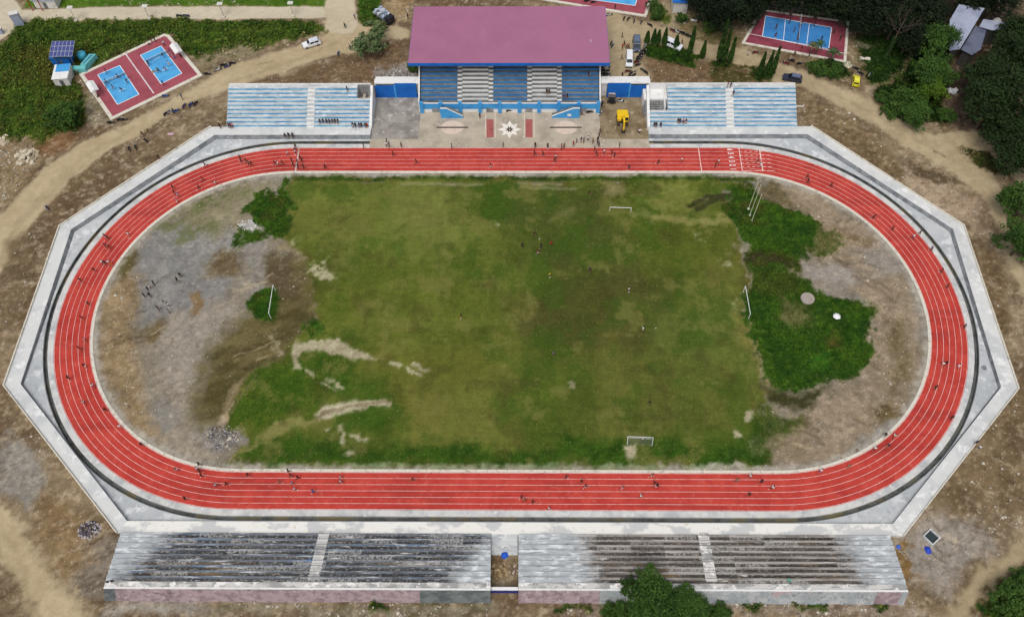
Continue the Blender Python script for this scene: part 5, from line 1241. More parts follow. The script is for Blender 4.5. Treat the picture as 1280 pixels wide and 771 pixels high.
MB().box(-4.2,3.6,-.6,.5,-.3,1.3).build('long_wall', M_TURQ, t); MB().hexa([(2.2,.52,-.3),(3.6,.52,-.3),(5.2,4.4,-.3),(3.4,4.4,-.3)], [(2.2,.52,1.6),(3.6,.52,1.6),(5.2,4.4,1.6),(3.4,4.4,1.6)]).build('short_wall', M_TURQ, t)
for k in range(5): MB().box(2.7+k*.3, 3.3+k*.3, .9+k*.65, 1.2+k*.65, 1.605, 1.7).build('step', M_PIPE, t)
t = thing('water_tank', 'round turquoise water tank right of the solar panel array', 'tank', (*at(102.5,70,1), 0)); MB().lathe([(0,0),(1.1,0),(1.15,1.7),(.8,2.1),(0,2.2)]).build('body', mat('tank_blue', C(70,170,196), .5), t, True); MB().lathe([(0,2.2),(.3,2.2),(.3,2.32),(0,2.32)]).build('lid', M_TURQ, t)
boxthing('cabin', 'white cabin with a blue roof panel left of the left courts', 'cabin', 80, 108, [('wall', M_WALLW, (-1.8,1.8,0,5.0,-.3,2.4)), ('roof', M_WHITE, (-1.95,1.95,-.15,5.15,2.41,2.52)), ('roof_panel', M_BLUE, (-1.4,1.9,2.4,5.1,2.521,2.58)), ('door', M_STEEL, (-.4,.5,-.04,-.002,0,1.9))], .12)
boxthing('gate_pillar', 'tall pale grey pillar at the end of the concrete path', 'pillar', 25, 31, [('shaft', M_SHEET, (-1.1,1.1,-.6,.6,-.3,3.6)), ('cap', M_WALLW, (-1.25,1.25,-.75,.75,3.61,3.8))], .35)
boxthing('guard_house', 'grey white guard house with a flat roof above the concrete path', 'guard house', 58, 12, [('wall', M_WALLW, (-2.8,3.0,.4,5,-.3,2.6)), ('roof', M_SHEET, (-3.1,3.3,.1,5.3,2.61,2.8)), ('door', M_STEEL, (-.4,.5,.33,.395,0,1.9))])
t = thing('red_frame', 'red painted steel frame leaning beside the guard house', 'frame', (*at(48,14), 0))
for x in (-1.4, 1.2): MB().tube((x,0,-.2),(x-.3,.8,4.2),.12).build('post', mat('red_steel', C(142,36,44), .5), t)
MB().tube((-1.6,.7,3.9),(1.0,.7,3.9),.1).build('rail', mat('red_steel', C(142,36,44), .5), t)
boxthing('barrier', 'pale barrier post at the left edge of the meadow', 'post', 3, 42, [('post', M_SHEET, (-.5,.4,-.4,.4,-.2,1.6)), ('cap', M_WALLW, (-.6,.5,-.5,.5,1.601,1.75))])
for i, (b, tp) in enumerate([((95.3,26.6),(87,11)), ((187,24),(180,9.5)), ((280,22),(274,6.5)), ((367,21),(362.5,5.5))]):
    x, y = at(*b); h = hgt(b, tp); g = thing('street_lamp', 'thin solar street lamp on the concrete path, '+ORD[i]+' of the four', 'street lamp', (x, y, 0), 0, 'solar street lamps on the path')
    MB().tube((0,0,-.2),(0,0,h),.07,.05).build('pole', M_STEEL, g); MB().tube((0,0,h-.2),(0,.9,h+.1),.04).build('arm', M_STEEL, g)
    MB().box(-.7,.7,-.3,.9,h+.12,h+.2).build('lamp_head', M_WALLW, g); MB().box(-.35,.35,-.35,.35,-.1,.4).build('base', M_KERB, g)
# goals, poles
M_GOAL = mat('goal_white', C(222,224,222), .6)
def goal(label, b0, b1, h, lean=(0,0), r_=.07, net=False, back=None):
    a, b = at(*b0), at(*b1); c = ((a[0]+b[0])/2, (a[1]+b[1])/2); t = thing('goal', label, 'goal', (*c, gh(*c)))
    A = Vector((a[0]-c[0],a[1]-c[1],0)); Bv = Vector((b[0]-c[0],b[1]-c[1],0)); U = Vector((*lean,h))
    for p in (A, Bv): MB().tube(p+Vector((0,0,-.2)), p+U, r_).build('post', M_GOAL, t)
    MB().tube(A+U, Bv+U, r_).build('crossbar', M_GOAL, t)
    if back:
        K = Vector((*back,0)); 
        for p in (A, Bv): MB().tube(p+U, p+K, r_*.6).build('stay', M_GOAL, t)
        MB().tube(A+K, Bv+K, r_*.6).build('ground_bar', M_GOAL, t)
    if net: MB().add([A+U, Bv+U, Bv+Vector((0,.05,.1)), A+Vector((0,.05,.1))], [(0,1,2,3)]).build('net', mat('goal_net', C(150,158,150), .9, alpha=.12), t)
goal('white football goal in a round patch of tall grass at the left end', (344.8,364), (339.5,399), 2.4)
goal('white football goal at the edge of the tall grass at the right end', (928.6,365.4), (934.6,400), 2.4)
goal('small white goal near the far side of the field', (762,263.5), (788.5,264.5), 1.3)
goal('small white goal with a net near the bottom edge of the field', (784,556), (815,557.5), 2.1, (0,.85), .055, True, (0,1.5))
for i, (b, tp) in enumerate([((935.4,261.5),(947.7,227.8)), ((937,269.5),(951,231.5)), ((939.5,276.5),(951.3,243.5))]):
    x, y = at(*b); h = hgt(b, tp); g = thing('flag_pole', ['bare pale pole, the farthest of three at the upper right of the field','bare pale pole, the middle one of three at the upper right of the field','bare pale pole, the nearest of three at the upper right of the field'][i], 'pole', (x, y, 0), 0, 'bare poles on the infield')
    MB().tube((0,0,-.2),(0,0,h),.085,.06).build('pole', mat('pole_paint', C(196,196,170), .6), g); MB().ell((0,0,h+.05),(.1,.1,.1)).build('finial', M_GOAL, g); MB().lathe([(0,0),(.3,0),(.25,.25),(0,.25)]).build('base', M_KERB, g)
def heap(name, label, cat, px, py, n, rad, cols, smin, smax, seed, flat=.5):
    x, y = at(px, py); r = random.Random(seed); t = thing(name, label, cat, (x, y, gh(x, y)))
    for k, c in enumerate(cols):
        m = MB(); few = n//len(cols) <= 31; mm = mat(name+'_stuff', C(*c), .9)
        for i in range(n//len(cols)):
            a = r.uniform(0,6.28); d_ = rad*sqrt(r.random()); s = r.uniform(smin,smax); o = Vector((d_*cos(a)*1.2, d_*sin(a), (1-d_/rad)*rad*flat*r.random()))
            R_ = Matrix.Rotation(r.uniform(0,3), 3, 'Z') @ Matrix.Rotation(r.uniform(-.6,.6), 3, 'X')
            V = [o+R_@Vector((u*s,v*s*r.uniform(.4,1),w*s*.4)) for w in (-1,1) for u, v in ((-1,-1),(1,-1),(1,1),(-1,1))]
            m.hexa(V[:4], V[4:])
            if few: m.build('stone', mm, t); m = MB()
        if not few: m.build('debris', mm, t)
    return t
heap('rubbish_heap', 'heap of white and dark rubbish on soil near the left stand', 'rubbish', 112, 663, 240, 1.7, [(190,186,190),(60,56,70),(120,110,116)], .05, .17, 1, .3)
heap('stone_heap', 'heap of white stones beside the tall grass, upper left of the field', 'stones', 309, 283, 140, 1.8, [(208,206,202),(180,178,174)], .06, .22, 2, .3)
heap('stone_heap', 'heap of pale boulders beside the meadow at the left edge', 'stones', 33, 196, 60, 2.4, [(196,186,164),(160,146,122)], .2, .6, 3)
heap('stone_heap', 'few pale boulders at the very left edge below the meadow', 'stones', 3, 176, 20, 1.6, [(206,196,172),(176,164,140)], .3, .6, 4)
heap('stone_heap', 'scattered dark and white debris, lower left corner of the field', 'debris', 277, 547, 180, 2.9, [(176,174,170),(56,54,58),(78,78,84)], .04, .13, 5, .08)
heap('rubble_pile', 'grey mound of broken concrete beside the left end of the grandstand', 'rubble', 500, 96, 80, 2.8, [(150,146,144),(180,176,172),(110,104,100)], .12, .4, 6, .25)
heap('rubble_pile', 'pile of planks and debris at the right end of the grandstand front', 'debris', 730, 145, 60, 1.8, [(110,100,88),(70,66,62),(160,152,140)], .1, .5, 7, .3)
heap('rubble_pile', 'pale stones beside the palms and the yellow hatchback', 'stones', 1058, 82, 26, 1.1, [(150,150,130),(190,186,160)], .15, .4, 8)
heap('boulders', 'two white wrapped bales on the bare slope under the right hand trees', 'bales', 1191, 115, 6, .9, [(200,200,204)], .5, .8, 9)
heap('brush_heap', 'heap of dry brush in the passage between the old stands', 'brush', 622, 712, 60, 1.5, [(120,98,70),(156,136,104)], .1, .5, 11, .5)
heap('brush_heap', 'white and brown debris at the right side of the passage between the stands', 'debris', 640, 712, 40, 1.0, [(176,164,150),(120,102,84)], .1, .3, 12, .4)
def tarp(label, px, py, w, d_, h, c, seed, z0=0):
    x, y = at(px, py); r = random.Random(seed); m = MB(); n = 7; V = []
    for j in range(n):
        for i in range(n):
            u, v = i/(n-1)*2-1, j/(n-1)*2-1; e = max(abs(u), abs(v)); k = 1-.25*(abs(u*v))
            V.append((u*w/2*k*r.uniform(.85,1.1), v*d_/2*k*r.uniform(.85,1.1), .03+h*(1-e**2)*r.uniform(.7,1.1)))
    F = [(j*n+i, j*n+i+1, (j+1)*n+i+1, (j+1)*n+i) for j in range(n-1) for i in range(n-1)]
    o = m.add(V, F).build('tarpaulin', mat('tarp_'+label.split()[0]+label.split()[1], C(*c), .6), None, True); o.location = (x, y, gh(x, y)+z0); tag(o, label, 'tarpaulin')
tarp('crumpled blue tarpaulin in the passage between the old stands', 631, 693.5, 1.5, 1.3, .5, (30,86,190), 1)
tarp('crumpled deep blue tarpaulin below the square tank at the lower right', 1160, 687, 1.2, 1.5, .6, (40,70,180), 2)
tarp('small blue tarpaulin scrap beside the right end of the old stand', 1123, 683, .9, .9, .3, (70,104,190), 3)
tarp('crumpled white sheet in the tall grass at the right end of the field', 1045, 397, 1.6, 1.5, .5, (226,226,228), 4, .4)
tarp('pink sheet lying on the soil beside the left road', 213, 167.5, 1.6, .8, .1, (196,160,176), 5)
tarp('orange sheet on the grass by the road junction', 463, 32, 2.4, 1.2, .5, (206,124,84), 6)
x, y = at(1009,374); o = MB().lathe([(0,-.2),(1.42,-.2),(1.42,.16),(0,.16)], n=28).build('concrete_disc', mat('disc_concrete', C(158,148,140), .9, [(C(138,128,120), 2, .5, .7)])); o.location = (x, y, gh(x, y)+.25); tag(o, 'round pale concrete pad in the tall grass at the right end', 'concrete pad')
t = thing('square_tank', 'square open tank with pale rims and dark water near the right old stand', 'tank', (*at(1163.5,671.5), 0), radians(38))
for bx in ((-1.1,1.1,-1.1,-.9,-.2,.5),(-1.1,1.1,.9,1.1,-.2,.5),(-1.1,-.9,-.898,.898,-.2,.5),(.9,1.1,-.898,.898,-.2,.5)): MB().box(*bx).build('rim', M_TREAD, t)
MB().box(-.899,.899,-.899,.899,-.2,.15).build('water', mat('dark_water', C(52,62,64), .2), t)
o = MB().lathe([(.34,.0),(.5,.0),(.5,.06),(.34,.06)], n=20).build('manhole_ring', M_DARKC); o.location = (*at(1229.6,460), .13); tag(o, 'dark ring of a manhole on the right hand apron', 'manhole')
for i, (px, py) in enumerate([(134.5,727.3),(140,726)]):
    o = MB().ell((0,0,.18),(.3,.2,.2)).build('bag', mat('black_plastic', C(22,22,26), .4), None, True); o.location = (*at(px,py,3.4), 3.42); tag(o, ['black bag at the very corner of the left old stand top','black bag just right of the corner one on the left old stand top'][i], 'bag', 'black bags on the stand')
for i, (px, py, c, lb) in enumerate([(986,725.5,(60,190,160),'turquoise bucket on the upper ledge of the brown old stand'), (386,699,(70,140,200),'blue bucket on the middle rows of the left old stand')]):
    o = MB().lathe([(0,0),(.22,0),(.3,.42),(.26,.42),(.2,.05),(0,.05)]).build('bucket', mat('bucket', C(*c), .5)); o.location = (*at(px,py,3.2), 3.15 if i == 0 else 2.25); tag(o, lb, 'bucket')
# canopies on the left courts
for lb, px, py, rz in (('white canopy on the left edge of the left court', 118.5, 114, -.95), ('white canopy on the right edge of the left courts by the road', 222.5, 66.5, -.95)):
    x, y = at(px, py, 1); t = thing('canopy', lb, 'canopy', (x, y, .18), rz); w_, d_ = 1.9, 1.0
    MB().hexa([(-w_,-d_,2.3),(w_,-d_,2.3),(w_,d_,2.3),(-w_,d_,2.3)], [(-w_,-.1,2.75),(w_,-.1,2.75),(w_,.1,2.75),(-w_,.1,2.75)]).build('roof', M_WHITE, t)
    for sx in (-1.8,1.8):
        for sy in (-.9,.9): MB().tube((sx,sy,0),(sx,sy,2.32),.04).build('pole', M_STEEL, t)
# wooden posts and low slab beside courts
boxthing('slab', 'pale concrete slab lying in the grass right of the right court', 'slab', 1081, 74, [('top', M_KERB, (-1.3,1.3,-.45,.45,0,.3)), ('foot', M_GREY, (-1.1,1.1,-.35,.35,-.2,-.001))], -.1)
boxthing('bench', 'white bench slab beside the tank on the grass above the vans', 'bench', 868, 27, [('seat', M_WALLW, (-1,1,-.4,.4,.35,.5)), ('foot', M_GREY, (-.8,-.6,-.3,.3,-.2,.349)), ('foot', M_GREY, (.6,.8,-.3,.3,-.2,.349))], -.05)
heap('rubble_pile', 'heap of pale and yellow debris left of the bench above the vans', 'debris', 853, 25, 40, 1.5, [(180,176,130),(120,116,110),(210,208,200)], .1, .4, 13, .3)
boxthing('timber', 'pale timber post lying on the slope right of the terrace', 'timber', 998, 133.5, [('beam', M_KERB, (-1.2,1.2,-.14,.14,0,.28)), ('end_block', M_WALLW, (1.0,1.25,-.2,.2,.281,.5))], -.1)
# ------------------------------------------------------------------ vehicles
M_GLASS = mat('dark_glass', C(28,34,42), .12, spec=.7)
M_TYRE = mat('tyre', C(26,26,28), .85)
M_RIM = mat('rim', C(150,152,156), .4, metal=.5)
M_LAMP = mat('lamp_glass', C(230,230,220), .2)
M_TAIL = mat('tail_lamp', C(150,20,20), .3)
M_BLACK = mat('black_paint', C(24,24,28), .5)
def car(label, cat, px0, px1, colr, kind='suv', name='car', group=None, w=1.85, gloss=.3, top=None):
    """px0 rear, px1 front of the car on the ground in the picture"""
    a, b = at(*px0), at(*px1); L_ = {'suv':4.7,'van':4.9,'small':3.5}[kind]
    c = ((a[0]+b[0])/2, (a[1]+b[1])/2); rz = atan2(b[1]-a[1], b[0]-a[0])
    t = thing(name, label, cat, (*c, gh(*c)), rz, group); m = mat('paint_'+cat.replace(' ', '_'), C(*colr), gloss, spec=.5, coat=.4); h = L_/2
    if kind == 'suv':
        lo = [(-h,.35),(h,.35),(h,.75),(h-.1,.92),(h-1.15,1.06),(-h+.05,1.08),(-h,.8)]
        cab = [(-h+.12,1.06),(h-1.25,1.05),(h-2.0,1.66),(-h+.55,1.72)]
    elif kind == 'van':
        lo = [(-h,.35),(h,.35),(h,.8),(h-.12,1.0),(h-.7,1.12),(-h,1.12)]
        cab = [(-h+.03,1.1),(h-.75,1.1),(h-1.35,1.92),(-h+.15,1.98)]
    else:
        lo = [(-h,.32),(h,.32),(h,.8),(h-.1,.9),(h-.6,1.0),(-h,1.0)]
        cab = [(-h+.05,.98),(h-.65,.98),(h-1.15,1.6),(-h+.2,1.62)]
    body = MB().prof(lo, -w/2, w/2, 'y').build('body', m, t, bevel=.08)
    # cabin narrows towards the roof
    n = len(cab); ins = [0, 0, .17, .17]
    V = [(x,-w/2+.04+i,z) for (x,z), i in zip(cab, ins)]+[(x,w/2-.04-i,z) for (x,z), i in zip(cab, ins)]
    MB().add(V, [(3,2,1,0),(4,5,6,7)]+[(i,(i+1)%n,(i+1)%n+n,i+n) for i in range(n)]).build('cabin', m, t, bevel=.05)
    def quad(p0, p1, p2, p3, nm): MB().add([p0,p1,p2,p3], [(0,1,2,3)]).build(nm, M_GLASS, t)
    (xa,za),(xb,zb),(xc,zc2),(xd,zd) = cab; e = .012
    lp = lambda p, q_, k: tuple(p[i]+(q_[i]-p[i])*k for i in range(3))
    B0, B1, T0, T1 = V[1], V[5], V[2], V[6]; o = (.02, 0, .015)
    f = [lp(lp(B0,B1,.06),lp(T0,T1,.06),.08), lp(lp(B0,B1,.94),lp(T0,T1,.94),.08), lp(lp(B0,B1,.94),lp(T0,T1,.94),.9), lp(lp(B0,B1,.06),lp(T0,T1,.06),.9)]
    quad(*[tuple(p[i]+o[i] for i in range(3)) for p in f], 'windscreen')
    B0, B1, T0, T1 = V[0], V[4], V[3], V[7]
    f = [lp(lp(B0,B1,.08),lp(T0,T1,.08),.2), lp(lp(B0,B1,.92),lp(T0,T1,.92),.2), lp(lp(B0,B1,.92),lp(T0,T1,.92),.88), lp(lp(B0,B1,.08),lp(T0,T1,.08),.88)]
    quad(*[(p[0]-.02,p[1],p[2]) for p in f], 'rear_window')
    for s, q_ in ((-1, V[:4]), (1, V[4:])):
        for k0, k1 in ((.08,.48),(.52,.92)):
            f = [lp(lp(q_[0],q_[1],k0),lp(q_[3],q_[2],k0),.12), lp(lp(q_[0],q_[1],k1),lp(q_[3],q_[2],k1),.12), lp(lp(q_[0],q_[1],k1),lp(q_[3],q_[2],k1),.86), lp(lp(q_[0],q_[1],k0),lp(q_[3],q_[2],k0),.86)]
            quad(*[(p[0],p[1]+s*e,p[2]) for p in f], 'side_window')
    for sx in (-h+.85, h-.85):
        for sy in (-w/2+.06, w/2-.06):
            q_ = MB().wheel((sx,sy,.33), .34, .22).build('wheel', M_TYRE, t); MB().wheel((sx,sy+(.07 if sy>0 else -.07),.33), .2, .14, 10).build('rim', M_RIM, q_)
    for sy in (-w/2+.3, w/2-.3):
        MB().box(h-.02,h+.015,sy-.2,sy+.2,.62,.78).build('headlight', M_LAMP, t); MB().box(-h-.015,-h+.02,sy-.15,sy+.15,.7,.95).build('tail_light', M_TAIL, t)
    MB().box(h-.03,h+.06,-w/2+.1,w/2-.1,.36,.52).build('bumper', M_BLACK, t)
    if top: MB().box(-h+.6,h-2.1,-w/2+.3,w/2-.3,1.735 if kind != 'van' else 1.99,1.79 if kind != 'van' else 2.04).build('roof_panel', mat('roof_paint', C(*top), .4), t)
    return t
car('white sport utility vehicle driving down the dirt road at the left', 'car', (400,54), (380,60), (226,228,232), top=(200,206,214))
car('blue grey van parked nose down beside the grandstand roof', 'van', (795.2,50), (795.6,67), (74,84,104), 'van', 'van', w=2.0, top=(96,108,128))
car('white van parked nose down below the blue grey one', 'van', (786.4,69), (786,86), (228,230,234), 'van', 'van')
car('long white van parked behind the slender columnar trees', 'van', (832,55), (850,62.5), (226,228,234), 'van', 'van')
car('dark navy sport utility vehicle on the road behind the right terrace', 'car', (1000,102.5), (979,98.5), (36,42,62), top=(96,104,132))
car('small bright yellow hatchback beside the footpath by the right court', 'car', (1068.5,109), (1069.5,98), (214,206,40), 'small', w=1.7, top=(232,226,90))
car('white vehicle parked in the shade left of the dark wood', 'car', (902,14), (886,10), (206,208,212), 'suv')
# lorry with a heaped load by the junction
t = thing('lorry', 'lorry with a pale blue heaped load parked beside the road junction', 'lorry', (*at(481,25), 0), -.75); lx = MB().box(-2.6,1.2,-1.1,1.1,.7,1.0).build('chassis', M_BLACK, t)
MB().box(-2.6,1.3,-1.15,1.15,1.001,1.7).build('cargo_bed', mat('grey_steel', C(120,126,134), .6), t); MB().box(1.45,2.9,-1.1,1.1,.6,2.3).build('cab', mat('dark_cab', C(34,36,44), .5), t, bevel=.1)
MB().add([(2.92,-.95,1.4),(2.92,.95,1.4),(2.92,.95,2.15),(2.92,-.95,2.15)], [(0,1,2,3)]).build('windscreen', M_GLASS, t)
m = MB(); r = random.Random(4)
for i in range(60):
    x_, y_, z_, s_, a_ = r.uniform(-2.5,1.2), r.uniform(-1.25,1.25), 1.7+r.uniform(0,.5), r.uniform(.12,.42), r.uniform(0,3)
    V_ = [(x_+(u*cos(a_)-v*sin(a_)*.6)*s_, y_+(u*sin(a_)+v*cos(a_)*.6)*s_, z_+w_*s_*.5) for w_ in (-1,1) for u, v in ((-1,-1),(1,-1),(1,1),(-1,1))]; m.hexa(V_[:4], V_[4:])
m.build('load', mat('sacks', C(150,168,190), .8, [(C(206,208,206), .8, .48, .54), (C(70,120,190), .6, .56, .6), (C(96,100,104), 1.1, .56, .6)]), t)
for sx in (-1.8,-.7,2.0):
    for sy in (-1,1): MB().wheel((sx,sy,.45),.46,.28).build('wheel', M_TYRE, t)
# old truck under the right gateway
t = thing('truck', 'grey open truck parked under the right gateway of the grandstand', 'truck', (*at(764.5,123), .13), -pi/2-.1)
MB().box(-2.4,.6,-.9,.9,.75,1.35).build('cargo_bed', mat('grey_steel', C(158,150,146), .7), t); MB().box(-2.3,.5,-.8,.8,1.351,1.5).build('load', mat('pale_load', C(196,182,172), .8, [(C(120,104,96), 2, .5, .6)]), t)
MB().box(.7,1.7,-.85,.85,.6,1.95).build('cab', mat('cab_grey', C(90,86,88), .5), t, bevel=.08); MB().box(1.71,2.5,-.6,.6,.6,1.2).build('bonnet', M_BLACK, t, bevel=.08)
MB().add([(1.705,-.7,1.3),(1.705,.7,1.3),(1.705,.7,1.8),(1.705,-.7,1.8)], [(0,1,2,3)]).build('windscreen', M_GLASS, t)
for sx in (-1.7,1.8):
    for sy in (-.85,.85): MB().wheel((sx,sy,.4),.42,.26).build('wheel', M_TYRE, t)
# excavator
t = thing('excavator', 'yellow excavator working in the muddy yard beside the right terrace', 'excavator', (*at(777.5,152), .14), -pi/2)
M_YEL = mat('machine_yellow', C(226,188,30), .5, [(C(200,160,30), 1.5, .55, .7)]); M_TRK = mat('track_steel', C(52,46,40), .9, [(C(90,76,56), 3, .5, .65)])
for s in (-1,1):
    MB().prof([(-1.7,.25),(-1.45,0),(1.45,0),(1.7,.25),(1.7,.6),(1.45,.8),(-1.45,.8),(-1.7,.6)], s*1.0-.28, s*1.0+.28, 'y').build('crawler', M_TRK, t)
MB().box(-.9,.9,-.7,.7,.4,.95).build('undercarriage', M_TRK, t)
MB().box(-1.9,.2,-1.3,1.3,.96,1.9).build('engine_cover', M_YEL, t, bevel=.1)
cb = MB().box(.22,1.3,.3,1.3,.96,2.6).build('cab', M_YEL, t, bevel=.08); MB().add([(1.31,.4,1.5),(1.31,1.2,1.5),(1.31,1.2,2.5),(1.31,.4,2.5)], [(0,1,2,3)]).build('windscreen', M_GLASS, cb)
MB().box(.22,1.0,-1.3,-.35,.96,1.6).build('tool_box', M_YEL, t, bevel=.05)
MB().prof([(.3,1.3),(.6,1.2),(2.2,3.1),(3.6,3.0),(3.6,3.3),(2.1,3.5)], -.2, .2, 'y').build('boom', M_YEL, t)
ar = MB().prof([(3.3,3.2),(3.7,3.3),(4.1,1.2),(3.85,1.1)], -.15, .15, 'y').build('arm', M_YEL, t)
MB().prof([(3.7,1.2),(4.2,1.2),(4.3,.6),(3.9,.1),(3.5,.35)], -.45, .45, 'y').build('bucket', M_TRK, t)
MB().tube((1.0,0,1.5),(2.4,0,2.9),.08).build('ram', M_RIM, t)

# motorcycles: one pattern, copied with each part
def motorcycle():
    t = thing('motorcycle', 'x', 'motorcycle')
    for x in (-.62,.62):
        w_ = MB().wheel((x,0,.3),.3,.1,14).build('wheel', M_TYRE, t); MB().wheel((x,0,.3),.17,.12,8).build('rim', M_RIM, w_)
    MB().prof([(-.45,.35),(.35,.32),(.5,.6),(.35,.72),(-.3,.66),(-.75,.72),(-.8,.62)], -.14, .14, 'y').build('fairing', mat('bike_paint', C(30,30,34), .35, coat=.3), t, bevel=.03)
    MB().prof([(-.72,.725),(.12,.7),(.1,.8),(-.35,.83),(-.75,.86)], -.15, .15, 'y').build('seat', M_BLACK, t, bevel=.03)
    MB().tube((.62,0,.3),(.38,0,1.0),.05).tube((.4,-.36,1.02),(.4,.36,1.02),.025).build('handlebar', M_RIM, t)
    MB().ell((.5,0,.82),(.1,.11,.1)).build('headlight', M_LAMP, t)
    MB().prof([(.3,.62),(.62,.66),(.92,.5),(.9,.56),(.62,.74),(.3,.7)], -.09, .09, 'y').build('mudguard', M_BLACK, t)
    return t
BIKES = [  # px, py, colour, heading, where
 *[(x,y,c,a,'parked beside the upper court road edge') for x,y,c,a in ((780,24.6,'dark',1.2),(785.4,25.3,'dark',1.0),(792.5,27.9,'dark',1.3),(801.6,29.2,'grey',1.1),(812,33,'dark',2.3))],
 (761.4,20,'white',.3,'at the corner of the pink roof beside the upper court'),
 *[(x,y,c,a,'in the row above the long white van') for x,y,c,a in ((839.9,39.6,'red',2.2),(845.7,41.5,'white',2.3),(850.2,42.8,'dark',2.4),(854.8,44,'dark',2.2),(858.7,46,'dark',2.5),(862.6,47.4,'dark',2.3))],
 *[(x,y,c,a,'in the column beside the two parked vans') for x,y,c,a in ((806,59.7,'white',.9),(804.8,66,'dark',.2),(801.6,70,'dark',.4),(799,73.3,'dark',.2),(797.7,76.5,'dark',.5),(795.8,79.5,'red',.3),(797,83,'dark',.4))],
 *[(x,y,c,a,'in the cluster below the white van') for x,y,c,a in ((803.5,89.5,'dark',2.4),(806.5,92,'dark',2.3),(784.7,90.8,'red',.2),(788.6,93.4,'dark',.8),(793.8,91.4,'white',1.2),(791.9,96,'dark',.7),(786.7,97.6,'dark',.4),(781.5,99.5,'teal',.3),(808.7,99.2,'white',.2))],
 *[(x,y,c,a,'packed against the right wall of the grandstand') for x,y,c,a in ((754.3,86.5,'dark',.4),(758.2,86,'white',.2),(754.6,90.2,'dark',.1),(758.4,90.6,'dark',.5),(754.2,94,'dark',.3),(758.2,94.7,'dark',.2),(754.9,98.2,'dark',.4),(759.5,98,'white',.6))],
 (764,55.5,'dark',1.2,'under the right edge of the pink roof'), (765.5,58.8,'teal',1.1,'under the right edge of the pink roof'),
 (775.5,128.5,'white',.1,'below the right blue gate leaf'), (752.9,131,'dark',1.3,'at the right end of the grandstand front'), (751,143.5,'white',1.0,'at the right end of the grandstand front'),
 (571.4,147.2,'dark',.1,'in front of the left stairs of the grandstand'), (637,140.6,'dark',.1,'against the middle of the grandstand front wall'), (737,142.2,'dark',.2,'beside the right stairs of the grandstand'),
 (943.9,67.5,'red',.2,'on the verge left of the right court'), (982,80.9,'red',2.5,'on the road above the dark navy car'), (988.9,77.4,'dark',2.7,'on the road above the dark navy car'), (998.6,81.6,'dark',.2,'on the road above the dark navy car'),
 (1068.7,87.4,'dark',2.5,'on the path above the yellow hatchback'), (1074.6,93.6,'dark',2.3,'on the path above the yellow hatchback'),
 (225,21.8,'dark',.1,'on the concrete path above the left courts'), (233.4,21.8,'purple',.1,'on the concrete path above the left courts'),
 (431,33.4,'dark',1.9,'on the road at the junction'), (423.3,68.4,'blue',1.5,'at the lower edge of the road below the junction'), (450,62,'blue',.4,'under the pale leafed tree at the junction'),
 (139.6,155.4,'dark',.1,'below the lower corner of the left courts'), (151.3,151.4,'dark',.4,'below the lower corner of the left courts'), (155.4,151.4,'dark',.1,'below the lower corner of the left courts'),
 (207.7,121.8,'blue',.2,'along the lower edge of the left courts'), (208.4,143.4,'dark',1.0,'parked at the far side of the left road'), (213.5,140.6,'white',1.1,'parked at the far side of the left road'), (220.7,140.6,'blue',.6,'parked at the far side of the left road'), (231,134.2,'purple',1.4,'parked at the far side of the left road'), (239.5,132.9,'blue',1.2,'parked at the far side of the left road'), (245.5,131,'dark',1.2,'parked at the far side of the left road'),
 (182.4,177,'dark',2.4,'on the soil between the left road and the parapet'), (162,187.4,'dark',2.0,'on the soil between the left road and the parapet'), (170,185.3,'dark',2.0,'on the soil between the left road and the parapet'),
 (59,260.4,'blue',2.3,'alone on the left road far from the courts'),
 (273,88.3,'white',.5,'on the bare ground right of the left courts'), (279.5,83,'dark',.4,'on the bare ground right of the left courts'), (284.6,84.7,'purple',.5,'on the bare ground right of the left courts'), (290.6,80.8,'dark',.3,'on the bare ground right of the left courts'), (260,94.4,'dark',.1,'at the right corner of the left courts'),
 (733.5,3.2,'dark',.2,'on the upper court edge behind the pink roof'), (741.6,4.6,'dark',.3,'on the upper court edge behind the pink roof')]
BC = {'dark':(28,28,32),'red':(130,30,32),'white':(214,214,216),'grey':(110,112,118),'teal':(70,130,160),'blue':(54,88,170),'purple':(74,64,130)}
BM = {k: mat(k+'_bike_paint', C(*v), .35, coat=.3) for k, v in BC.items()}
first = motorcycle()
def uniq(entries):
    """entries: (x, base label) -> labels made unique by order from the left"""
    by = {}
    for i, (x, lb) in enumerate(entries): by.setdefault(lb, []).append((x, i))
    out = [None]*len(entries)
    for lb, l in by.items():
        l.sort()
        for k, (x, i) in enumerate(l): out[i] = lb if len(l) == 1 else lb+', '+(ORD[k] if len(l) > 2 else ('left' if k == 0 else 'right')+' one')
    return out
bl2 = uniq([(x, ('black' if c == 'dark' else c)+' motorcycle '+w_) for x, y, c, a, w_ in BIKES])
for l in bl2:
    if len(l.split()) > 16: print('LONG', l)
for i, ((px, py, c, a, w_), lb) in enumerate(zip(BIKES, bl2)):
    x, y = at(px, py); loc = (x, y, .15 if 'grandstand front' in w_ or 'gate leaf' in w_ or 'stairs of' in w_ else gh(x, y)+.01)
    if i == 0:
        o = first; o.location = loc; o.rotation_euler = (0, 0, a); o['label'] = lb; o['group'] = 'motorcycles around the ground'
    else: o = copy_tree(first, loc, a, lb, 'motorcycles around the ground')
    for k in kids(o):
        if k.name.startswith('fairing'): setmat(k, BM[c])
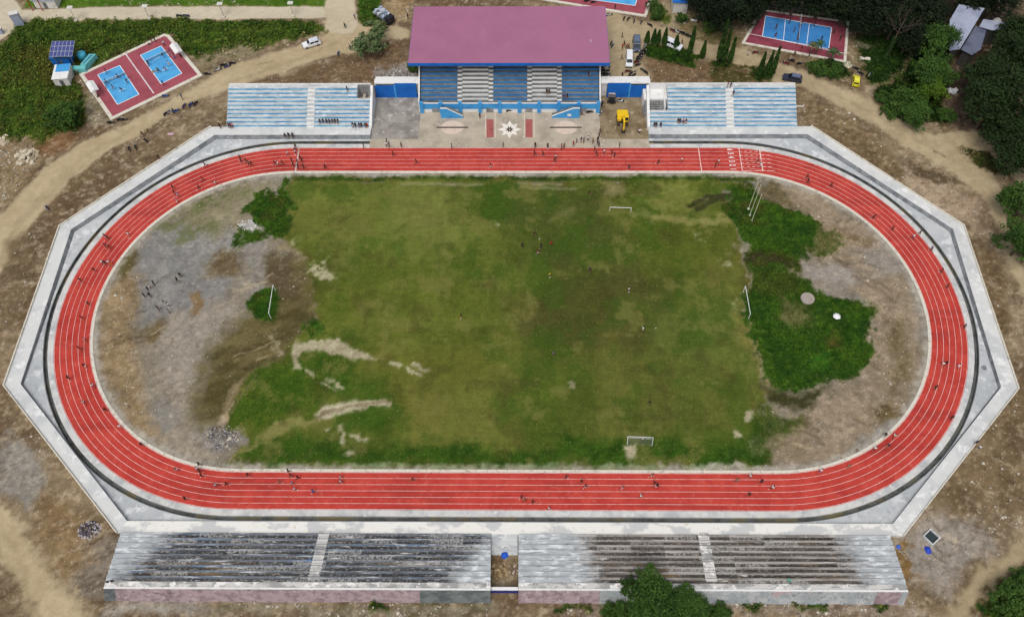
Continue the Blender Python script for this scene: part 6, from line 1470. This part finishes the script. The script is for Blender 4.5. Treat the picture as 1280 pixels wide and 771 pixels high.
# ------------------------------------------------------------------ people
def skin_mesh(V, E, Rd, sub=1):
    me = bpy.data.meshes.new('tmp'); me.from_pydata(V, E, []); o = bpy.data.objects.new('tmp', me); COL.objects.link(o)
    sk = o.modifiers.new('s', 'SKIN'); sk.use_smooth_shade = True
    for d_, r_ in zip(me.skin_vertices[0].data, Rd): d_.radius = (r_, r_)
    me.skin_vertices[0].data[0].use_root = True
    ss = o.modifiers.new('u', 'SUBSURF'); ss.levels = sub; ss.render_levels = sub
    dg = bpy.context.evaluated_depsgraph_get(); out = bpy.data.meshes.new_from_object(o.evaluated_get(dg))
    bpy.data.objects.remove(o); bpy.data.meshes.remove(me); return out
def limb(o, ang, l, side=0.0):
    """point at distance l from o, swung forward (+y) by ang from straight down"""
    return (o[0]+side*l, o[1]+sin(ang)*l, o[2]-cos(ang)*l)
def figure(pose):
    P_ = {'stand': dict(hz=.92, hip=(.04,-.03), kn=(.02,.02), sh=(.08,-.1), el=(.2,.3), lean=.02),
          'walk':  dict(hz=.90, hip=(.42,-.38), kn=(.12,.32), sh=(-.4,.42), el=(.35,.5), lean=.05),
          'run':   dict(hz=.90, hip=(.85,-.45), kn=(.75,1.15), sh=(-.8,.7), el=(1.5,1.5), lean=.2),
          'sit':   dict(hz=.14, hip=(1.45,1.4), kn=(.15,.1), sh=(.5,.55), el=(.8,.9), lean=.12)}[pose]
    z = P_['hz']; pel = (0,0,z); ln = P_['lean']
    che = (0, sin(ln)*.36, z+.34); nek = (0, sin(ln)*.58, z+.56); hd0 = (0, sin(ln)*.62+.01, z+.64); hd = (0, sin(ln)*.66+.02, z+.74); hd1 = (0, sin(ln)*.68+.01, z+.84)
    V = [pel, che, nek, hd0, hd, hd1]; E = [(0,1),(1,2),(2,3),(3,4),(4,5)]; Rd = [.13,.145,.06,.065,.1,.06]
    TV, TE, TR = [pel, (0,sin(ln)*.18,z+.18), che, (0,sin(ln)*.52,z+.5)], [(0,1),(1,2),(2,3)], [.155,.15,.168,.085]
    BV, BE, BR = [(0,0,z+.06), (0,0,z-.02)], [(0,1)], [.15,.15]
    SV, HN = [], []
    for s, i in ((-1,0),(1,1)):
        hip = (s*.095, 0, z-.05); hp = P_['hip'][i]; kn = limb(hip, hp, .42, s*.03); an = limb(kn, hp-P_['kn'][i]-(1.3 if pose == 'sit' else 0), .42)
        toe = (an[0]+s*.03, an[1]+.17, an[2]-.045)
        b = len(V); V += [hip, kn, an, toe]; E += [(0,b),(b,b+1),(b+1,b+2),(b+2,b+3)]; Rd += [.088,.062,.042,.035]
        q = len(BV); kk = tuple(hip[j]+(kn[j]-hip[j])*.75 for j in range(3)); BV += [hip, kk]; BE += [(1,q),(q,q+1)]; BR += [.112,.092]
        SV.append((an, toe))
        sh = (s*.17, che[1]+sin(ln)*.12, z+.5); el = limb(sh, P_['sh'][i], .28, s*.22); wr = limb(el, P_['sh'][i]+P_['el'][i], .25, -s*.05); pa = limb(wr, P_['sh'][i]+P_['el'][i]+.1, .08, -s*.02)
        b = len(V); V += [sh, el, wr, pa]; E += [(1,b),(b,b+1),(b+1,b+2),(b+2,b+3)]; Rd += [.06,.044,.03,.034]
        q = len(TV); ee = tuple(sh[j]+(el[j]-sh[j])*.7 for j in range(3)); TV += [sh, ee]; TE += [(2,q),(q,q+1)]; TR += [.082,.068]
        HN.append((wr, pa, s))
    body = skin_mesh(V, E, Rd)
    # fingers, thumb, nose, ears and eyes joined into the body mesh
    bm = bmesh.new(); bm.from_mesh(body); x = MB()
    for wr, pa, s in HN:
        d_ = (Vector(pa)-Vector(wr)).normalized(); sd = Vector((0,1,0)).cross(d_).normalized(); fw = d_.cross(sd).normalized()
        for k, l in enumerate((.075,.085,.08,.06)):
            r0_ = Vector(pa)+fw*(.027-.018*k); m_ = r0_+d_*l*.6; x.tube(r0_-d_*.02, m_, .009, .008, 5); x.tube(m_, m_+(d_*.8-sd*s*.5)*l*.5, .008, .006, 5)
        r0_ = Vector(wr)+d_*.035+fw*.025; x.tube(r0_, r0_+(d_*.6+fw*.8)*.06, .011, .008, 5)
    hx = Vector(hd); x.tube(hx+Vector((0,.085,.02)), hx+Vector((0,.118,-.02)), .008, .016, 5)
    for s in (-1,1): x.ell(tuple(hx+Vector((s*.095,-.005,0))), (.012,.022,.032), 6, 4)
    x.tube(hx+Vector((-.022,.094,-.05)), hx+Vector((.022,.094,-.05)), .007, n=5)
    nb = len(bm.faces); add = x.mesh('x'); bm.from_mesh(add); 
    ey = MB()
    for s in (-1,1): ey.ell(tuple(hx+Vector((s*.035,.088,.022))), (.013,.01,.01), 6, 4)
    bm.faces.ensure_lookup_table(); nb = len(bm.faces); bm.from_mesh(ey.mesh('e')); bm.faces.ensure_lookup_table()
    for f in bm.faces[nb:]: f.material_index = 1
    bm.to_mesh(body); bm.free(); body.materials.clear(); body.materials.append(None); body.materials.append(None)
    top = skin_mesh(TV, TE, TR); bot = skin_mesh(BV, BE, BR)
    hr = MB().ell((hd[0], hd[1]-.018, hd[2]+.035), (.112,.116,.108), 10, 6).mesh('hair')
    sm = MB()
    for an, toe in SV:
        d_ = Vector(toe)-Vector(an); sm.ell(tuple(Vector(an)+d_*.45+Vector((0,0,-.015))), (.055,.14,.055), 8, 5)
    sh_ = sm.mesh('shoes')
    for m_ in (top, bot, hr, sh_): m_.materials.clear(); m_.materials.append(None)
    zmin = min(min(v.co.z for v in body.vertices), min(v.co.z for v in sh_.vertices))
    off = -zmin if pose != 'sit' else 0.0
    for m_ in (body, top, bot, hr, sh_):
        m_.transform(Matrix.Translation((0,0,off))); m_.polygons.foreach_set('use_smooth', [True]*len(m_.polygons))
    return body, top, bot, hr, sh_
FIG = {p: figure(p) for p in ('stand','walk','run','sit')}
SKIN = [mat('skin', C(*c), .6) for c in ((122,82,58),(146,100,72),(104,68,48))]
M_EYE = mat('eye', C(20,16,14), .3); M_HAIR = mat('hair', C(18,15,14), .6)
CLO = {'black':(22,22,26),'white':(232,232,232),'red':(176,34,40),'navy':(28,34,66),'blue':(60,96,176),'grey':(110,112,116),'orange':(214,96,40),'pink':(206,140,150),'yellow':(214,206,60),'tan':(164,138,104),'green':(40,84,66),'purple':(74,64,124),'maroon':(84,26,34),'brown':(84,62,46),'pale blue':(150,178,214)}
CM = {k: mat(k.replace(' ', '_')+'_cloth', C(*v), .9) for k, v in CLO.items()}
ACT = {'stand':'standing','walk':'walking','run':'running','sit':'sitting'}
PEO = []
def pp(l, place=None, z=None, pose=None):
    for e in l.split(';'):
        q_ = e.split()
        PEO.append((float(q_[0]), float(q_[1]), q_[2].replace('_',' '), q_[3].replace('_',' '), pose or {'s':'stand','w':'walk','r':'run','i':'sit'}[q_[4]], place, z))
# on the track
pp('''301 200 black black w;302.6 204.5 navy black w;309 204.5 black grey r;312 207.5 grey black w;315.5 208 black black w;344.7 207 black black r;348.6 208 white pink w;354 207 maroon black w;360 195 white grey w;369.5 190.5 navy black s;370 193.5 white black s;365.5 203.5 black black s;367.5 209.5 black navy w;372.6 205.5 navy grey s;373.3 211.5 black black s;376.5 201 black grey w;378.4 204 black black s;380.4 212 black black w;406.6 212 black black r;492 196 maroon black w;521 205.5 navy navy r;613.7 210 black white r;694 203.5 black grey r;786 212 navy black r;822 206 black black r;851.6 203 white red w;893.7 209.5 black black s;897.4 205.5 white grey s;946.6 203.5 maroon black r;949.5 210 white pink w;668.6 195.3 navy black r;679 195.3 black black r;695 199 white navy r;743 189.5 maroon black s;745.4 195.5 black grey w;755 193 white navy w;764.7 194.5 maroon black w;768 197 black black w''')
pp('''257.5 208.5 maroon navy r;254.5 226.5 red black r;249.7 238 black black r;270.5 231.5 white pink r;218 237.5 black black w;219 243.5 maroon black w;223.8 247 pale_blue navy w;222.5 254 pink white w;133 298 black white w;136.5 300.5 black black w;162 295.5 white pink r;133.6 309 navy black r;139 311.8 maroon black r;129.2 331 white grey w;133 331.5 black black w;138 331 white orange w;141.3 333.8 orange tan w;119.6 339.8 black black r;102.4 352.3 black black r;112.4 382.5 black black r;104.6 400 red maroon w;107.4 459 black white r;88 475 black black r;118 483.5 white purple r;106.6 504.5 white navy r;133.4 514 black black r;151.8 535.3 white pink r;108 427 pink red w;101.6 438.2 red maroon w;178.6 557.3 maroon black r''')
pp('''221.5 588.5 tan white r;250.4 582 black black w;248.4 587.5 white black w;251.6 591 black black r;253.6 596.3 maroon red w;310.5 595 black black r;270.4 607.6 white grey r;284 606.6 black black r;233.7 624.8 black maroon r;361.6 590.5 black black w;364.5 596 black grey w;350 603.6 tan black r;373 598.4 black maroon w;366 605.6 pale_blue black w;369.3 613 white red w;393 616.2 blue navy r;426.4 597.6 pink white w;426.4 603.6 white navy r;515.6 601.4 brown orange r;706.9 598.3 brown black r;726 603.4 black black r;732.4 609.8 black white r;651.5 623.2 maroon black w;655 626.8 tan red w;666.4 629 black black r;686 637 white red w;776.8 611.6 pink white r;800 621.8 white red r;814 596 tan white r;817.8 605.2 black black r;819.9 608.8 black white r;919.6 602.2 tan grey r;936 596.8 white red r;934.8 619.6 black black r;950 603.8 navy black r;963.8 611 white navy r''')
pp('''1024 590.2 white blue r;1059 585.2 tan grey r;1091.4 562.6 white black r;1107.8 559.6 navy orange r;1182.2 360.8 black black r;1203.7 410.8 navy black r;1176.6 457.8 white red w;1180.2 456.8 black black w;1196.2 460.8 white pink r;1167.2 487.2 black black r;1187.2 524.6 black maroon r;1105.2 545.4 black black r;1116.4 546.4 white tan r;1175 342 maroon black r;1008.3 224 black black r;1009 230 navy black r;1038 235 black maroon r;1090.3 274 black black r;1114.2 289.2 maroon black r;1147.9 293.8 black black w;1140 298.8 white blue w;1162.7 314.4 navy maroon r''')
# elsewhere on the ground
pp('668 295 black black r;652.8 310 black black r;676.2 310 black navy r;688.5 306.5 red red r;672.8 318 red white r', 'by the ball on the far field half')
pp('687 346.5 yellow black s', 'alone on the field below the ball group'); pp('737 340.5 navy navy s', 'alone near the middle of the field'); pp('785.5 364.8 white grey s', 'alone right of the middle of the field'); pp('803.4 413 white white r', 'beside a ball on the lower right of the field'); pp('736 242 black black i', 'on the grass below the far straight'); pp('691.8 444.5 grey brown w', 'alone on the lower middle of the field'); pp('811.3 506 black grey w', 'above the small goal with a net'); pp('802.5 551 white black s', 'under the small goal with a net'); pp('576.7 398.5 black yellow s', 'alone on the left half of the field')
pp('194 357 black black s;186.5 364.4 black black s;188.6 371 black navy s;182 372 black black s;189.5 361.5 white grey s', 'left cluster on the left end gravel'); pp('226.8 346.8 black black w;223.2 352.8 black navy w', 'upper pair on the left end gravel')
pp('199.3 388 black black s;206.5 380.6 black white s;212 383.6 white grey s;212.6 391.8 grey tan s', 'by the gravel white patch, left end')
pp('455 185.5 black black s;370.4 186.8 black black s', 'on the edging left of the yard'); pp('484 180.6 black navy s;483.4 184.8 white grey s;487 184.8 navy black s', 'trio before the weathered yard'); pp('502.2 185.4 black black s', 'on the pavement right of that trio')
pp('565 186.8 grey black s', 'on the pavement below the left stairs'); pp('629 184.8 grey grey s', 'on the pavement below the paved star'); pp('669 185 black navy s;684.5 186 black black s;705 186 black black s;702 187 red navy s;716.7 183 red black s;720.5 180 grey tan s;726.3 178.5 navy white s;729.6 179 purple black s;734.8 176.6 white navy s;741 179 tan black s;746.5 181 black black s;748.2 184 navy black s', 'pavement before the right grandstand half', .15)
pp('749.7 167.5 black black w;748.6 172.6 black brown w;747 177.4 black grey w', 'in the muddy yard file', .14); pp('774 185 navy black s', 'on the pavement below the excavator', .15); pp('798.6 168 white black s', 'right of the excavator in the muddy yard', .14); pp('600 148.5 black black s', 'before the grandstand front wall', .15)
pp('1218.2 555 navy black s;1222 561.6 white blue s', 'on the walkway at the lower right', .9); pp('199.8 200.4 black brown s', 'at the parapet on the upper left walkway', .9); pp('276 161 black black s', 'at the top left corner of the walkway', .9)
# seated on the terraces
pp('356.4 169.6 black black i;361 169.2 navy black i;366 169.2 black navy i', 'walkway edge below the left terrace', .9)
TS = lambda i: .9+.42*(i+1)
pp('400 152 black black i;404 151.6 navy black i;408.4 152 black navy i;412 152 black black i;415.6 152 navy navy i;419 152 black black i;422.5 152 black grey i', 'spectator row, left terrace', TS(1)); pp('441 156.6 navy white i;444.4 156.8 black navy i', 'left pair on the left terrace bottom', TS(0)); pp('449 156.8 navy blue i;451.8 156.8 black navy i', 'middle pair on the left terrace bottom', TS(0)); pp('456.8 156.8 black black i;459 157 red maroon i', 'right end of the left terrace', TS(0)); pp('286 157 black navy i;288.3 157 maroon black i;290.6 157 pink navy i', 'at the left end of the left terrace', TS(0)); pp('434.6 114.5 black black s', 'high on the left terrace beside its stair well', TS(8))
pp('817.8 156.2 navy black i;820.2 156.2 black navy i;825.6 156.4 navy navy i', 'left end of the right terrace', TS(0)); pp('847.4 151.2 black black i;849.8 151.4 navy black i;854 152 pink black i;857.4 152.2 maroon white i', 'group on the lower right terrace', TS(1)); pp('915.8 120 black black s', 'beside the aisle high on the right terrace', TS(8)); pp('909 109.6 red pink s;912.6 110 navy black s', 'top of the right terrace aisle', TS(9))
pp('683.5 115 black black i;686.5 115 black navy i', 'white grandstand seats', 4.35); pp('709 120.6 black black i;705 119.6 grey navy i', 'lower blue grandstand seats', 3.9); pp('735.6 92.5 navy black i', 'high blue seats right of the grandstand', 6.9)
# courts and roads
LC = 'lower of the left blue courts'; RC_ = 'upper of the left blue courts'
pp('133.8 92 navy purple s;148.7 99 black black w;134.5 106 navy black w;159.7 105 navy navy r;142.2 112.5 grey tan r;153.3 115 black navy r', LC, .19); pp('123.6 121 black black i', 'under the left canopy of the left courts', .19)
pp('204.3 71.5 navy navy r;186.8 82.5 grey black s;199.7 91.5 green black r;208.2 89.8 red black r;212.7 83.2 white white r;205.6 108 maroon red w', RC_, .19); pp('186.8 57.5 black white i;190 53 black black s;194.5 52.8 black navy s', 'upper edge of the left courts', .19); pp('206.2 58 white black s;214 69 purple white s;219 73 blue blue i;226.5 71.5 black black i', 'by the left courts right canopy', .19)
pp('969.3 37.5 navy black s;968.6 47.5 navy navy s;973.6 16.5 black black s;986.4 30 navy blue s;992 41 black navy s;999.3 35.4 navy purple s;997 46 navy navy s;996 51.6 black black s;1002.8 30 black black s;1016.9 34.4 navy black s;1026 52 navy purple s;1041.2 43.4 black black s;1049.3 51.4 black black s;1000.7 64.5 maroon red s', 'on the right hand court', .19)
pp('768.5 12.8 navy black s', 'at the corner of the upper court', .19)
pp('780 58.6 black red w;777.8 62 red black w;782.8 62 red black w;785.4 62 maroon black w;777.6 48 grey tan w;777 75 tan grey w;852 56 navy black s;777.6 97 black navy s', 'sandy lot right of the pink roof')
pp('444 24.6 purple navy w', 'on the road above the junction'); pp('438.3 63.2 purple navy s', 'left of the pale leafed tree'); pp('489.5 30 grey grey s;493.2 26.8 white white s', 'beside the loaded lorry'); pp('510 23.8 black brown s', 'at the left edge of the pink roof'); pp('228.5 124.8 blue blue s', 'on the left road below the courts'); pp('179.2 170.6 brown black w;187 168 brown tan w', 'on soil beside the left road'); pp('934.3 70.6 white white s', 'by the red motorcycle near the right court'); pp('992 71.8 black black s', 'below the right court'); pp('1085 97.6 pale_blue white s', 'beside the yellow hatchback')
def trackplace(x, y):
    d_ = float(stad_d(np.array([x]), np.array([y]))[0]); ln = int((d_-R)/LW)+1
    sec = 'left bend' if x < -S/2 else 'right bend' if x > S/2 else ('far straight' if y > 0 else 'near straight')
    return ('in lane '+'one two three four five six'.split()[min(max(ln, 1), 6)-1] if R-.6 < d_ < R+7.5 else 'beside the lanes')+' of the '+sec
ent = []
for px, py, a, b, pose, place, z in PEO:
    x, y = at(px, py, z or 0); pl = place or trackplace(x, y)
    ent.append((x, f'{ACT[pose]} person, {a} top, {b} shorts, {pl}' if a != b else f'{ACT[pose]} person all in {a}, {pl}'))
labs = [l.replace(' from the left', ' from left') for l in uniq(ent)]
for l in labs:
    if len(l.split()) > 16: print('LONG', len(l.split()), l)
PG = 'people on the athletics ground'
for (px, py, a, b, pose, place, z), lb in zip(PEO, labs):
    z0 = z or 0; x, y = at(px, py, z0)
    if z is None: z0 = .03 if R < float(stad_d(np.array([x]), np.array([y]))[0]) < 44 and not place else (.15 if place and 'pavement' in place else .06 if place and 'edging' in place else gh(x, y))
    if place and 'trio' in place or place == 'on the pavement right of that trio': z0 = .15
    if pose == 'sit': rz = pi if (place and ('terrace' in place or 'grandstand' in place)) else rnd.uniform(0, 6.28)
    elif place is None:
        ang = atan2(y, x-max(min(x, S/2), -S/2)); rz = ang+(0 if rnd.random() < .85 else pi)       # along the lane
    else: rz = rnd.uniform(0, 6.28)
    bo, tp, bt, hr, sh = FIG[pose]
    o = link('person', bo); o.location = (x, y, z0); o.rotation_euler = (0, 0, rz); s_ = rnd.uniform(.98, 1.1); o.scale = (s_, s_, s_)
    setmat(o, rnd.choice(SKIN)); setmat(o, M_EYE, 1)
    tag(o, lb, 'person', PG)
    for nm, me_, m_ in (('shirt', tp, CM[a]), ('shorts', bt, CM[b]), ('hair', hr, M_HAIR), ('shoes', sh, CM[rnd.choice(['white','black','grey'])])):
        c_ = link(nm, me_, o); setmat(c_, m_)
for px, py, lb in ((674.2,299.2,'white football in the group of players on the far half'), (819.7,410.4,'white football on the lower right of the field')):
    o = MB().ell((0,0,.13),(.13,.13,.13),10,8).build('football', M_WALLW, None, True); x, y = at(px, py); o.location = (x, y, gh(x, y)); tag(o, lb, 'ball')
